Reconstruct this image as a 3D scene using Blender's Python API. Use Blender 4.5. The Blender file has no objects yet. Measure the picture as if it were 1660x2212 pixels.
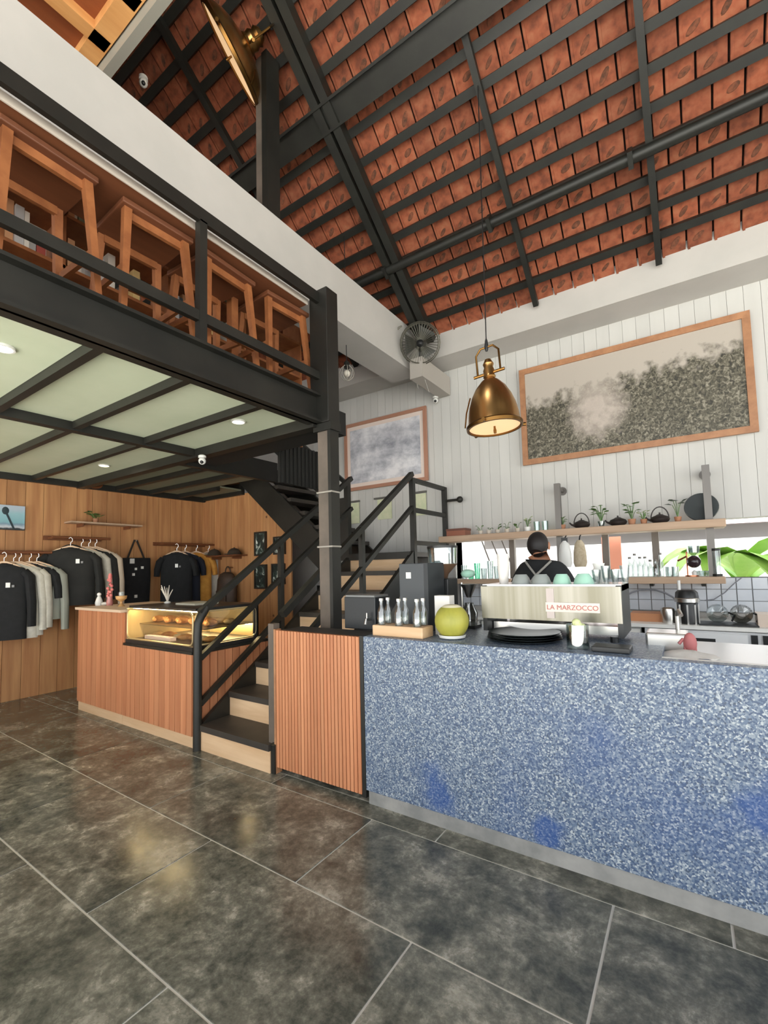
import bpy, bmesh, math, random
from mathutils import Vector, Matrix
random.seed(7)
S = bpy.context.scene
COL = S.collection
R = math.radians

# ------------------------------------------------------------------ camera
FPX, PPX, PPY, CAMH = 976.63, 830.0, 1162.1, 1.40
YAW, PITCH, ROLL = R(33.865), R(3.7415), R(-1.3977)
_F = Vector((-math.sin(YAW), math.cos(YAW), 0)); _R = Vector((math.cos(YAW), math.sin(YAW), 0)); _U = Vector((0, 0, 1))
CF = _F*math.cos(PITCH) + _U*math.sin(PITCH)
_U2 = -_F*math.sin(PITCH) + _U*math.cos(PITCH)
CR = _R*math.cos(ROLL) + _U2*math.sin(ROLL)
CU = -_R*math.sin(ROLL) + _U2*math.cos(ROLL)
CO = Vector((0, 0, CAMH))
cd = bpy.data.cameras.new('camera'); cam = bpy.data.objects.new('camera', cd); COL.objects.link(cam)
cam.matrix_world = Matrix(((CR.x, CU.x, -CF.x, CO.x), (CR.y, CU.y, -CF.y, CO.y), (CR.z, CU.z, -CF.z, CO.z), (0, 0, 0, 1)))
cd.sensor_fit = 'VERTICAL'; cd.sensor_height = 24.0; cd.lens = 24.0*FPX/2212.0
cd.shift_y = (PPY-1106.0)/2212.0
cd.clip_start = 0.05; cd.clip_end = 200
S.camera = cam

# ------------------------------------------------------------------ light
S.view_settings.view_transform = 'Standard'
S.view_settings.look = 'None'
S.view_settings.gamma = 1.0
S.view_settings.use_curve_mapping = False
S.view_settings.exposure = 1.1
w = bpy.data.worlds.new('overcast_sky'); S.world = w; w.use_nodes = True
bg = w.node_tree.nodes['Background']
bg.inputs[0].default_value = (0.93, 0.97, 1.0, 1); bg.inputs[1].default_value = 1.6
sd = bpy.data.lights.new('sun', 'SUN'); sd.energy = 13.0; sd.angle = R(6); sd.color = (1, .98, .955)
so = bpy.data.objects.new('sun', sd); COL.objects.link(so); so.location = (0, -8, 12)
so.rotation_euler = Vector((.12, .55, -.83)).to_track_quat('-Z', 'Y').to_euler()

# ------------------------------------------------------------------ pixel helpers (frame 1660 x 2212)
def ray(u, v): return CF + CR*((u-PPX)/FPX) + CU*((PPY-v)/FPX)
def _on(ax, val, u, v):
    d = ray(u, v); s = (val-CO[ax])/d[ax]; return CO + d*s
def PX(u, v, x): return _on(0, x, u, v)
def PY(u, v, y): return _on(1, y, u, v)
def PZ(u, v, z): return _on(2, z, u, v)
def proj(p):
    d = Vector(p)-CO; t = d.dot(CF); return PPX+FPX*d.dot(CR)/t, PPY-FPX*d.dot(CU)/t, t

# ------------------------------------------------------------------ mesh builder
WORLD = {}
class MB:
    def __init__(s): s.v = []; s.f = []
    def add(s, vs, fs):
        o = len(s.v); s.v += [Vector(p) for p in vs]; s.f += [tuple(i+o for i in q) for q in fs]; return s
    def box(s, x0, x1, y0, y1, z0, z1):
        if x0 > x1: x0, x1 = x1, x0
        if y0 > y1: y0, y1 = y1, y0
        if z0 > z1: z0, z1 = z1, z0
        return s.add([(x0,y0,z0),(x1,y0,z0),(x1,y1,z0),(x0,y1,z0),(x0,y0,z1),(x1,y0,z1),(x1,y1,z1),(x0,y1,z1)],
                     [(0,3,2,1),(4,5,6,7),(0,1,5,4),(1,2,6,5),(2,3,7,6),(3,0,4,7)])
    def obox(s, c, size, ax, ay, az):
        c = Vector(c); a, b, d = Vector(ax)*size[0]/2, Vector(ay)*size[1]/2, Vector(az)*size[2]/2
        vs = [c+a*i+b*j+d*k for k in (-1,1) for i, j in ((-1,-1),(1,-1),(1,1),(-1,1))]
        return s.add(vs, [(0,3,2,1),(4,5,6,7),(0,1,5,4),(1,2,6,5),(2,3,7,6),(3,0,4,7)])
    def bar(s, p0, p1, w, h, up=(0,0,1)):
        p0, p1 = Vector(p0), Vector(p1); d = (p1-p0); L = d.length; d.normalize()
        up = Vector(up)
        if abs(d.dot(up)) > .98: up = Vector((0,1,0))
        r = d.cross(up).normalized(); u = r.cross(d).normalized()
        return s.obox((p0+p1)/2, (L, w, h), d, r, u)
    def taper(s, p0, p1, w0, w1):
        p0, p1 = Vector(p0), Vector(p1); a, b = w0/2, w1/2
        vs = [p0+Vector((i*a,j*a,0)) for i, j in ((-1,-1),(1,-1),(1,1),(-1,1))]+[p1+Vector((i*b,j*b,0)) for i, j in ((-1,-1),(1,-1),(1,1),(-1,1))]
        return s.add(vs, [(0,3,2,1),(4,5,6,7),(0,1,5,4),(1,2,6,5),(2,3,7,6),(3,0,4,7)])
    def tube(s, pts, r, seg=8, closed=False, flat=1.0):
        pts = [Vector(p) for p in pts]; n = len(pts)
        rs = r if isinstance(r, (list, tuple)) else [r]*n
        vs = []; up = None
        for i, p in enumerate(pts):
            if closed: d = pts[(i+1) % n]-pts[i-1]
            else: d = pts[min(i+1, n-1)]-pts[max(i-1, 0)]
            d.normalize()
            if up is None:
                up = Vector((0,0,1)) if abs(d.z) < .9 else Vector((0,1,0))
            a = d.cross(up)
            if a.length < 1e-4: a = d.cross(Vector((1,0,0)))
            a.normalize(); b = a.cross(d).normalized(); up = b
            for k in range(seg):
                t = 2*math.pi*k/seg; vs.append(p+a*math.cos(t)*rs[i]+b*math.sin(t)*rs[i]*flat)
        fs = []
        for i in range(n if closed else n-1):
            j = (i+1) % n
            for k in range(seg): fs.append((i*seg+k, i*seg+(k+1) % seg, j*seg+(k+1) % seg, j*seg+k))
        if not closed:
            fs.append(tuple(range(seg-1, -1, -1))); fs.append(tuple(range((n-1)*seg, n*seg)))
        return s.add(vs, fs)
    def lathe(s, prof, c=(0,0,0), seg=24, mat=None, cap=True):
        c = Vector(c); vs = []; fs = []; n = len(prof)
        for r, z in prof:
            for k in range(seg):
                t = 2*math.pi*k/seg; p = Vector((r*math.cos(t), r*math.sin(t), z))
                if mat is not None: p = mat @ p
                vs.append(c+p)
        for i in range(n-1):
            for k in range(seg): fs.append((i*seg+k, i*seg+(k+1) % seg, (i+1)*seg+(k+1) % seg, (i+1)*seg+k))
        if cap:
            if prof[0][0] > 1e-5: fs.append(tuple(range(seg-1, -1, -1)))
            if prof[-1][0] > 1e-5: fs.append(tuple(range((n-1)*seg, n*seg)))
        return s.add(vs, fs)
    def ball(s, c, r, seg=12, ring=8, mat=None, z0=-1, z1=1):
        rx, ry, rz = r if isinstance(r, (tuple, list)) else (r, r, r)
        vs = []; fs = []; c = Vector(c)
        a0, a1 = math.asin(z0), math.asin(z1)
        for i in range(ring+1):
            a = a0+(a1-a0)*i/ring
            for k in range(seg):
                t = 2*math.pi*k/seg; p = Vector((rx*math.cos(a)*math.cos(t), ry*math.cos(a)*math.sin(t), rz*math.sin(a)))
                if mat is not None: p = mat @ p
                vs.append(c+p)
        for i in range(ring):
            for k in range(seg): fs.append((i*seg+k, i*seg+(k+1) % seg, (i+1)*seg+(k+1) % seg, (i+1)*seg+k))
        fs.append(tuple(range(seg-1, -1, -1))); fs.append(tuple(range(ring*seg, (ring+1)*seg)))
        return s.add(vs, fs)
    def prism(s, pts, depth):
        pts = [Vector(p) for p in pts]; d = Vector(depth); n = len(pts)
        return s.add(pts+[p+d for p in pts], [tuple(range(n-1, -1, -1)), tuple(range(n, 2*n))]+[(i, (i+1) % n, n+(i+1) % n, n+i) for i in range(n)])
    def rings(s, rs, cap=True):
        n = len(rs[0]); vs = [p for r in rs for p in r]; fs = []
        for i in range(len(rs)-1):
            for k in range(n): fs.append((i*n+k, i*n+(k+1) % n, (i+1)*n+(k+1) % n, (i+1)*n+k))
        if cap: fs.append(tuple(range(n-1, -1, -1))); fs.append(tuple(range((len(rs)-1)*n, len(rs)*n)))
        return s.add(vs, fs)
    def build(s, name, mat, parent=None, smooth=False, bevel=0, origin=None):
        if origin is None:
            xs = [p.x for p in s.v]; ys = [p.y for p in s.v]; zs = [p.z for p in s.v]
            origin = Vector(((min(xs)+max(xs))/2, (min(ys)+max(ys))/2, min(zs)))
        else: origin = Vector(origin)
        me = bpy.data.meshes.new(name); me.from_pydata([p-origin for p in s.v], [], s.f)
        bm = bmesh.new(); bm.from_mesh(me); bmesh.ops.recalc_face_normals(bm, faces=bm.faces); bm.to_mesh(me); bm.free()
        me.materials.append(mat)
        if smooth:
            me.polygons.foreach_set('use_smooth', [True]*len(me.polygons))
            me.set_sharp_from_angle(angle=R(40))
        return link(name, me, origin, parent, bevel)
def link(name, me, origin, parent=None, bevel=0):
    o = bpy.data.objects.new(name, me); COL.objects.link(o); origin = Vector(origin)
    if parent is not None:
        o.parent = parent; o.location = origin-WORLD[parent.name]
    else: o.location = origin
    WORLD[o.name] = origin
    if bevel:
        b = o.modifiers.new('bevel', 'BEVEL'); b.width = bevel; b.segments = 2; b.limit_method = 'ANGLE'
    return o
def tag(o, label, cat, group=None):
    o['label'] = label; o['category'] = cat
    if group: o['group'] = group
    return o
def struct(o): o['kind'] = 'structure'; return o
def thing(name, label, cat, loc=(0,0,0), group=None):
    o = bpy.data.objects.new(name, None); COL.objects.link(o); o.empty_display_size = .1
    o.location = loc; WORLD[o.name] = Vector(loc)
    return tag(o, label, cat, group) if label else o
def setting(name, loc=(0,0,0)): return struct(thing(name, None, None, loc))
def copy_tree(o, parent=None):
    c = o.copy(); COL.objects.link(c); c.parent = parent
    for ch in [x for x in o.children]: copy_tree(ch, c)
    return c

# ------------------------------------------------------------------ materials
MATS = {}
def rgb(r, g, b):
    f = lambda c: (c/255/12.92) if c/255 <= .04045 else ((c/255+.055)/1.055)**2.4
    return (f(r), f(g), f(b))
def M(name, c=(.5,.5,.5), rough=.5, metal=0, c2=None, scale=5, lo=.35, hi=.65, stretch=(1,1,1), rand=0, bump=0, bscale=40,
      trans=0, emit=None, es=0, detail=4, rough2=None, coat=0, spec=.5, sss=0):
    if name in MATS: return MATS[name]
    m = bpy.data.materials.new(name); m.use_nodes = True; MATS[name] = m
    nt = m.node_tree; N = nt.nodes; L = nt.links; P = N['Principled BSDF']
    P.inputs['Base Color'].default_value = (*c, 1); P.inputs['Roughness'].default_value = rough; P.inputs['Metallic'].default_value = metal
    P.inputs['Specular IOR Level'].default_value = spec
    if coat: P.inputs['Coat Weight'].default_value = coat; P.inputs['Coat Roughness'].default_value = .15
    if trans: P.inputs['Transmission Weight'].default_value = trans
    if emit: P.inputs['Emission Color'].default_value = (*emit, 1); P.inputs['Emission Strength'].default_value = es
    if c2 or bump or rough2:
        tc = N.new('ShaderNodeTexCoord'); oi = N.new('ShaderNodeObjectInfo')
        mul = N.new('ShaderNodeMath'); mul.operation = 'MULTIPLY'; mul.inputs[1].default_value = 37.3; L.new(oi.outputs['Random'], mul.inputs[0])
        va = N.new('ShaderNodeVectorMath'); va.operation = 'ADD'; L.new(tc.outputs['Object'], va.inputs[0]); L.new(mul.outputs[0], va.inputs[1])
        mp = N.new('ShaderNodeMapping'); mp.inputs['Scale'].default_value = stretch; L.new(va.outputs[0], mp.inputs[0])
    out = None
    if c2 or rough2:
        nz = N.new('ShaderNodeTexNoise'); nz.inputs['Scale'].default_value = scale; nz.inputs['Detail'].default_value = detail; nz.inputs['Roughness'].default_value = .6
        L.new(mp.outputs[0], nz.inputs['Vector'])
        mr = N.new('ShaderNodeMapRange'); mr.inputs[1].default_value = lo; mr.inputs[2].default_value = hi; L.new(nz.outputs[0], mr.inputs[0])
    if c2:
        mx = N.new('ShaderNodeMix'); mx.data_type = 'RGBA'; mx.inputs[6].default_value = (*c, 1); mx.inputs[7].default_value = (*c2, 1)
        L.new(mr.outputs[0], mx.inputs[0]); out = mx.outputs[2]
    if rough2:
        m2 = N.new('ShaderNodeMapRange'); m2.inputs[3].default_value = rough; m2.inputs[4].default_value = rough2; L.new(mr.outputs[0], m2.inputs[0]); L.new(m2.outputs[0], P.inputs['Roughness'])
    if rand:
        oi2 = N.new('ShaderNodeObjectInfo'); hs = N.new('ShaderNodeHueSaturation'); m3 = N.new('ShaderNodeMapRange')
        m3.inputs[3].default_value = 1-rand; m3.inputs[4].default_value = 1+rand; L.new(oi2.outputs['Random'], m3.inputs[0]); L.new(m3.outputs[0], hs.inputs['Value'])
        if out is not None: L.new(out, hs.inputs['Color'])
        else: hs.inputs['Color'].default_value = (*c, 1)
        out = hs.outputs[0]
    if out is not None: L.new(out, P.inputs['Base Color'])
    if bump:
        n2 = N.new('ShaderNodeTexNoise'); n2.inputs['Scale'].default_value = bscale; L.new(mp.outputs[0], n2.inputs['Vector'])
        b = N.new('ShaderNodeBump'); b.inputs['Strength'].default_value = bump; b.inputs['Distance'].default_value = .01; L.new(n2.outputs[0], b.inputs['Height']); L.new(b.outputs[0], P.inputs['Normal'])
    return m
def GL(name, c=(.95,.97,.96), k=.05, rough=.03):
    if name in MATS: return MATS[name]
    m = bpy.data.materials.new(name); m.use_nodes = True; MATS[name] = m; nt = m.node_tree; N = nt.nodes; L = nt.links
    N.remove(N['Principled BSDF']); t = N.new('ShaderNodeBsdfTransparent'); t.inputs[0].default_value = (*c, 1)
    g = N.new('ShaderNodeBsdfGlossy'); g.inputs['Roughness'].default_value = rough; mx = N.new('ShaderNodeMixShader')
    lw = N.new('ShaderNodeLayerWeight'); lw.inputs[0].default_value = .25
    ad = N.new('ShaderNodeMath'); ad.operation = 'ADD'; ad.inputs[1].default_value = k; ad.use_clamp = True; pw = N.new('ShaderNodeMath'); pw.operation = 'MULTIPLY'; pw.inputs[1].default_value = .35; L.new(lw.outputs['Facing'], pw.inputs[0]); L.new(pw.outputs[0], ad.inputs[0])
    L.new(ad.outputs[0], mx.inputs[0]); L.new(t.outputs[0], mx.inputs[1]); L.new(g.outputs[0], mx.inputs[2]); L.new(mx.outputs[0], N['Material Output'].inputs[0])
    return m
def nodes_mat(name):
    m = bpy.data.materials.new(name); m.use_nodes = True; MATS[name] = m
    return m, m.node_tree.nodes, m.node_tree.links, m.node_tree.nodes['Principled BSDF']
def ramp(N, stops):
    r = N.new('ShaderNodeValToRGB'); e = r.color_ramp.elements
    while len(e) < len(stops): e.new(.5)
    for i, (p, c) in enumerate(stops): e[i].position = p; e[i].color = (*c, 1)
    return r

steel = M('black_steel', rgb(28,28,25), .45, .0, c2=rgb(38,37,33), scale=3, rand=.1, spec=.4)
steel_brown = M('brown_grey_steel', rgb(104,93,84), .5, 0, c2=rgb(86,78,70), scale=4)
roofsteel = M('dark_green_steel', rgb(32,33,28), .5, 0, c2=rgb(24,24,21), scale=6)
white_wall = M('white_paint', rgb(190,186,181), .75, c2=rgb(182,179,174), scale=2.0)
white_plank = M('white_painted_plank', rgb(196,195,191), .7, c2=rgb(189,188,184), scale=4, stretch=(1,1,.1), rand=.025)
slatwood = M('orange_slat_wood', rgb(196,134,95), .5, c2=rgb(178,114,78), scale=14, stretch=(1,1,.06), rand=.10)
ply = M('warm_plywood', rgb(186,134,88), .55, c2=rgb(166,112,70), scale=9, stretch=(1,1,.08), rand=.07)
palewood = M('pale_wood', rgb(214,182,146), .55, c2=rgb(198,162,124), scale=12, stretch=(.1,1,1), rand=.05)
shelfwood = M('shelf_wood', rgb(190,162,136), .6, c2=rgb(168,140,116), scale=10, stretch=(.08,1,1), rand=.04)
stoolwood = M('stool_wood', rgb(156,98,58), .5, c2=rgb(134,80,46), scale=10, rand=.08)
barwood = M('bar_top_wood', rgb(116,70,44), .55, c2=rgb(98,57,36), scale=8, stretch=(1,.08,1))
framewood = M('frame_wood', rgb(172,124,88), .5, c2=rgb(152,106,74), scale=12, rand=.05)
blackplastic = M('black_plastic', rgb(30,31,32), .4)
blacksoft = M('black_fabric', rgb(27,28,30), .9, c2=rgb(20,21,23), scale=20)
chrome = M('brushed_metal', rgb(205,203,198), .28, 1.0)
brass = M('aged_brass', rgb(190,152,98), .32, 1.0, c2=rgb(166,126,76), scale=8, stretch=(1,1,.15))
glass = GL('clear_glass')
leaf = M('leaf_green', rgb(98,130,70), .5, c2=rgb(70,104,54), scale=20, rand=.2)
terr = M('terracotta_pot', rgb(170,120,90), .8)
cream = M('cream_paper', rgb(220,218,190), .8)
whitep = M('white_plastic', rgb(226,226,222), .35)
# ================================================================== SETTING
YB = 5.10            # painted back wall
XL = -6.45           # wooden shop wall
# ---- outdoors ground (yard behind; unseen terrace in front, pale to bounce sun inside)
g = MB().box(-30, 30, -30, 30, -.14, -.06).build('ground', M('bounce_concrete', rgb(206,204,196), .9, c2=rgb(192,190,182), scale=1.5)); struct(g)

# ---- floor: base of pale grout, one object per stone tile
m, N, L, P = nodes_mat('dark_stone_tile')
tc = N.new('ShaderNodeTexCoord'); oi = N.new('ShaderNodeObjectInfo'); mu = N.new('ShaderNodeMath'); mu.operation = 'MULTIPLY'; mu.inputs[1].default_value = 91.7
L.new(oi.outputs['Random'], mu.inputs[0]); va = N.new('ShaderNodeVectorMath'); L.new(tc.outputs['Object'], va.inputs[0]); L.new(mu.outputs[0], va.inputs[1])
n1 = N.new('ShaderNodeTexNoise'); n1.inputs['Scale'].default_value = 4.2; n1.inputs['Detail'].default_value = 9; n1.inputs['Roughness'].default_value = .74; n1.inputs['Distortion'].default_value = .25
n2 = N.new('ShaderNodeTexNoise'); n2.inputs['Scale'].default_value = 22; n2.inputs['Detail'].default_value = 6; n2.inputs['Roughness'].default_value = .7
L.new(va.outputs[0], n1.inputs['Vector']); L.new(va.outputs[0], n2.inputs['Vector'])
mm = N.new('ShaderNodeMath'); mm.operation = 'MULTIPLY_ADD'; mm.inputs[1].default_value = .45; L.new(n2.outputs[0], mm.inputs[0]); L.new(n1.outputs[0], mm.inputs[2])
cr = ramp(N, [(.49, rgb(48,50,46)), (.63, rgb(75,76,69)), (.75, rgb(105,104,94)), (.92, rgb(160,156,143))]); L.new(mm.outputs[0], cr.inputs[0])
hs = N.new('ShaderNodeHueSaturation'); mr = N.new('ShaderNodeMapRange'); mr.inputs[3].default_value = .86; mr.inputs[4].default_value = 1.12
L.new(oi.outputs['Random'], mr.inputs[0]); L.new(mr.outputs[0], hs.inputs['Value']); L.new(cr.outputs[0], hs.inputs['Color']); L.new(hs.outputs[0], P.inputs['Base Color'])
rr = N.new('ShaderNodeMapRange'); rr.inputs[1].default_value = .4; rr.inputs[2].default_value = .65; rr.inputs[3].default_value = .15; rr.inputs[4].default_value = .30; L.new(n1.outputs[0], rr.inputs[0]); L.new(rr.outputs[0], P.inputs['Roughness'])
bp = N.new('ShaderNodeBump'); bp.inputs['Strength'].default_value = .12; bp.inputs['Distance'].default_value = .004; L.new(n2.outputs[0], bp.inputs['Height']); L.new(bp.outputs[0], P.inputs['Normal'])
stone = m
FL = struct(MB().box(-7.2, 3.4, -1.5, 5.3, -.10, -.004).build('floor', M('pale_grout', rgb(214,210,202), .8)))
def slab(x0, x1, y0, y1):
    g = .0052; MB().box(x0+g, x1-g, y0+g, y1-g, -.02, 0).build('floor_tile', stone, FL)
y = 2.118; k = 0
while y > -1.3:
    x = -.334+1.213*2 + (0 if k % 2 == 0 else -.6065)
    while x > -7.0:
        slab(max(x-1.213, -7.15), min(x, 3.35), max(y-.5965, -1.45), y); x -= 1.213
    y -= .5965; k += 1
x = -.334+1.213*2-.82                                     # cut row along the counters and the shop / kitchen floor beyond
while x > -7.0:
    slab(max(x-1.213, -7.15), min(x, 3.35), 2.118, 2.262); x -= 1.213
for j in range(5):
    x = -.334+1.213*2 + (0 if j % 2 == 0 else -.6065)
    while x > -7.0:
        slab(max(x-1.213, -7.15), min(x, 3.35), 2.262+.5965*j, min(2.262+.5965*(j+1), 5.25)); x -= 1.213

# ---- back wall: painted boards over the kitchen, opening, tiles below
WB = setting('wall_back', (0, YB, 0))
OX0, OX1, OZ0, OZ1 = -2.37, 2.6, 1.235, 1.768
MB().box(-6.6, OX0, YB+.03, YB+.2, 0, 4.4).build('wall_core', white_wall, WB)
MB().box(OX0, 3.6, YB+.03, YB+.2, OZ1, 4.4).build('wall_core', white_wall, WB)
MB().box(OX0, 3.6, YB+.03, YB+.2, 0, OZ0).build('wall_core', white_wall, WB)
MB().box(OX1, 3.6, YB+.03, YB+.2, OZ0, OZ1).build('wall_core', white_wall, WB)
bw = .122; x = -4.7
while x < 2.9:
    z0 = OZ1 if x > OX0-.06 else .0
    MB().box(x+.0012, x+bw-.0012, YB+.012, YB+.032, z0, 3.9).build('wall_board', white_plank, WB); x += bw
MB().box(OX0-.03, OX0, YB-.005, YB+.2, OZ0, OZ1).build('opening_jamb', white_wall, WB)
tilem = M('pale_blue_wall_tile', rgb(206,210,216), .25, c2=rgb(196,202,210), scale=5, rand=.04)
x = -2.3
MB().box(-2.34, 2.6, YB+.012, YB+.031, .92, OZ0).build('tile_grout', M('grey_grout', rgb(140,140,140), .9), WB)
while x < 2.45:
    for j in range(3):
        MB().box(x+.004, x+.106, YB, YB+.014, .925+.103*j+.003, min(.925+.103*(j+1)-.003, OZ0)).build('wall_tile', tilem, WB)
    x += .11
W1 = setting('window_1', (0, YB, OZ0))
mull = M('window_post', rgb(120,112,104), .6)
for u in (1108, 1310, 1418):
    c = PY(u, 1190, YB+.1); MB().box(c.x-.03, c.x+.03, YB+.07, YB+.13, OZ0, OZ1).build('window_post', mull, W1)
for i in range(3):
    a = PY(1040+22*i, 1165, YB+.12); b = PY(1062+22*i, 1222, YB+.12); MB().bar(a, b, .018, .012).build('glazing_bar', mull, W1)
MB().box(OX0, OX1, YB+.03, YB+.19, OZ0-.02, OZ0).build('window_sill', white_wall, W1)

# ---- concrete beams
struct(MB().box(-6.6, 3.6, 4.71, YB+.2, 3.865, 4.36).build('ring_beam', white_wall))
struct(MB().box(-2.98, -2.6, -3.2, 4.71, 3.72, 4.245).build('cross_beam', white_wall))
# ---- timber walls of the shop
m, N, L, P = nodes_mat('knotty_boards')
tc = N.new('ShaderNodeTexCoord'); oi = N.new('ShaderNodeObjectInfo'); mu = N.new('ShaderNodeMath'); mu.operation = 'MULTIPLY'; mu.inputs[1].default_value = 53.1; L.new(oi.outputs['Random'], mu.inputs[0])
va = N.new('ShaderNodeVectorMath'); L.new(tc.outputs['Object'], va.inputs[0]); L.new(mu.outputs[0], va.inputs[1])
mp = N.new('ShaderNodeMapping'); mp.inputs['Scale'].default_value = (9, 9, .7); L.new(va.outputs[0], mp.inputs[0])
nz = N.new('ShaderNodeTexNoise'); nz.inputs['Scale'].default_value = 1.6; nz.inputs['Detail'].default_value = 5; L.new(mp.outputs[0], nz.inputs['Vector'])
cr = ramp(N, [(.3, rgb(158,106,66)), (.7, rgb(192,142,94))]); L.new(nz.outputs[0], cr.inputs[0])
vo = N.new('ShaderNodeTexVoronoi'); vo.inputs['Scale'].default_value = 3.1; L.new(va.outputs[0], vo.inputs['Vector'])
kr = ramp(N, [(.035, (0,0,0)), (.075, (1,1,1))]); L.new(vo.outputs['Distance'], kr.inputs[0])
mx = N.new('ShaderNodeMix'); mx.data_type = 'RGBA'; mx.inputs[6].default_value = (*rgb(96,60,36), 1); L.new(kr.outputs[0], mx.inputs[0]); L.new(cr.outputs[0], mx.inputs[7])
hs = N.new('ShaderNodeHueSaturation'); mr = N.new('ShaderNodeMapRange'); mr.inputs[3].default_value = .9; mr.inputs[4].default_value = 1.08
L.new(oi.outputs['Random'], mr.inputs[0]); L.new(mr.outputs[0], hs.inputs['Value']); L.new(mx.outputs[2], hs.inputs['Color']); L.new(hs.outputs[0], P.inputs['Base Color']); P.inputs['Roughness'].default_value = .55
knotty = m
WL = setting('wall_left', (XL, 2, 0))
MB().box(XL-.2, XL-.02, -3.2, 5.3, 0, 2.75).build('wall_core', M('dark_gap', rgb(60,40,26), .9), WL)
MB().box(XL-.2, XL, -3.2, 5.3, 2.75, 7.5).build('upper_wall', white_wall, WL)
y = -1.2
while y < 4.40:
    MB().box(XL-.022, XL, y+.002, y+.178, 0, 2.62).build('wall_board', knotty, WL); y += .18
WS = setting('wall_shop_back', (-5.4, 4.41, 0))
# stepped boarding under the upper flight
x = XL; x_end = -4.55
while x < x_end-.01:
    top = min(2.56, 1.56+(-3.62-(x+.11))*.83-.16)
    MB().box(x+.002, x+.138, 4.41, 4.435, 0, max(top, .4)).build('wall_board', knotty, WS); x += .14
# ---- mezzanine: steel frame with pale green soffit panels
MZ = setting('mezzanine_floor', (-4.4, 1.5, 2.5))
green = M('pale_green_soffit', rgb(206,214,190), .6, c2=rgb(198,208,182), scale=2, rand=.03)
ZJ, ZP = 2.535, 2.59
jy = [-1.6, -1.06, -.53, 0.0, .53, 1.055, 1.545, 2.10, 2.60]
cols = [(XL, -5.25), (-5.25, -3.95), (-3.95, -2.38)]
for y in jy: MB().box(XL, -2.36, y-.024, y+.024, ZJ, ZJ+.16).build('joist', steel, MZ)
for y0, y1 in zip(jy[:-1], jy[1:]):
    for x0, x1 in ((XL, -3.99), (-3.91, -2.36)):
        MB().box(x0+.005, x1-.005, y0+.026, y1-.026, ZP, ZP+.02).build('soffit_panel', green, MZ)
MB().box(-3.99, -3.91, -1.6, 2.6, ZJ-.012, ZJ+.16).build('long_beam', steel, MZ)
back = [2.60, 3.05, 3.50, 3.95, 4.38]
for y in back[1:]: MB().box(XL, -4.3 if y < 3.9 else -5.45, y-.03, y+.03, ZJ, ZJ+.16).build('joist', steel, MZ)
for y0, y1 in zip(back[:-1], back[1:]):
    for x0, x1 in ((XL, -4.3 if y1 < 4.0 else -5.45),):
        MB().box(x0+.005, x1-.005, y0+.032, y1-.032, ZP, ZP+.02).build('soffit_panel', M('shaded_green_soffit', rgb(120,124,106), .6), MZ)  # back bay panels: weaker light there painted as a darker green
MB().box(XL, XL+.05, -1.6, 4.4, ZJ-.02, ZJ+.16).build('wall_plate', steel, MZ)
MB().box(XL, -2.36, 2.57, 2.66, ZJ-.03, ZJ+.17).build('cross_girder', steel, MZ)
eb = MB().box(-2.36, -2.34, -3.0, 2.62, 2.53, 2.755)
eb.box(-2.42, -2.29, -3.0, 2.62, 2.53, 2.548).box(-2.42, -2.29, -3.0, 2.62, 2.737, 2.755).build('edge_beam', steel, MZ)
MB().box(XL, -2.37, -3.0, 2.62, 2.70, 2.755).build('deck', M('deck_boards', rgb(120,84,56), .6), MZ)
MB().box(XL, -4.3, 2.62, 3.95, 2.70, 2.755).build('deck', MATS['deck_boards'], MZ)
MB().box(XL, -5.45, 3.95, 4.4, 2.70, 2.755).build('deck', MATS['deck_boards'], MZ)
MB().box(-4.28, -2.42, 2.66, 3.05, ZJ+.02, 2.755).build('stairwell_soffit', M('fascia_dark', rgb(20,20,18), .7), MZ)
MB().box(-4.36, -4.28, 2.66, 3.98, ZJ-.02, 2.76).build('void_trimmer', steel, MZ)
rp = MB()
y = 3.32
while y < 4.25: rp.box(-3.52, -3.502, y, y+.03, 2.32, 2.76); y += .06
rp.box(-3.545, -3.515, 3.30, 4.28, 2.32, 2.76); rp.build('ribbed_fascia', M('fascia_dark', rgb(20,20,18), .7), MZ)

# ---- tiled roof on steel battens
TH = R(37); YE, ZE = 4.70, 4.118; ct, st = math.cos(TH), math.sin(TH)
sl = Vector((0, -ct, st)); nd = Vector((0, -st, -ct)); xx = Vector((1,0,0))
def RP(x, y, off=0): return Vector((x, y, ZE+(YE-y)*math.tan(TH))) + nd*off
RF = setting('roof', (-1.5, 2.5, 4.2))
YR = -.35
def slope_box(x0, x1, y0, y1, o0, o1):
    a, b = RP((x0+x1)/2, y0, (o0+o1)/2), RP((x0+x1)/2, y1, (o0+o1)/2)
    return MB().obox((a+b)/2, (x1-x0, (b-a).length, abs(o1-o0)), xx, sl, nd)
slope_box(-7, 3.8, 5.6, YR, -.14, -.09).build('roof_lining', M('roof_dark', rgb(30,16,12), .9), RF)
fr = [Vector((-7, YR, RP(0, YR, -.1).z)), Vector((3.8, YR, RP(0, YR, -.1).z)), Vector((3.8, -3.2, 4.8)), Vector((-7, -3.2, 4.8))]
MB().prism(fr, (0,0,.05)).build('unseen_front_slope', MATS['roof_dark'], RF)  # unseen slope, added against light from above, short so sun reaches the terrace
m, N, L, P = nodes_mat('terracotta_roof_tile')
tc = N.new('ShaderNodeTexCoord'); oi = N.new('ShaderNodeObjectInfo'); mu = N.new('ShaderNodeMath'); mu.operation = 'MULTIPLY'; mu.inputs[1].default_value = 71.3; L.new(oi.outputs['Random'], mu.inputs[0])
va = N.new('ShaderNodeVectorMath'); L.new(tc.outputs['Object'], va.inputs[0]); L.new(mu.outputs[0], va.inputs[1])
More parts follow.
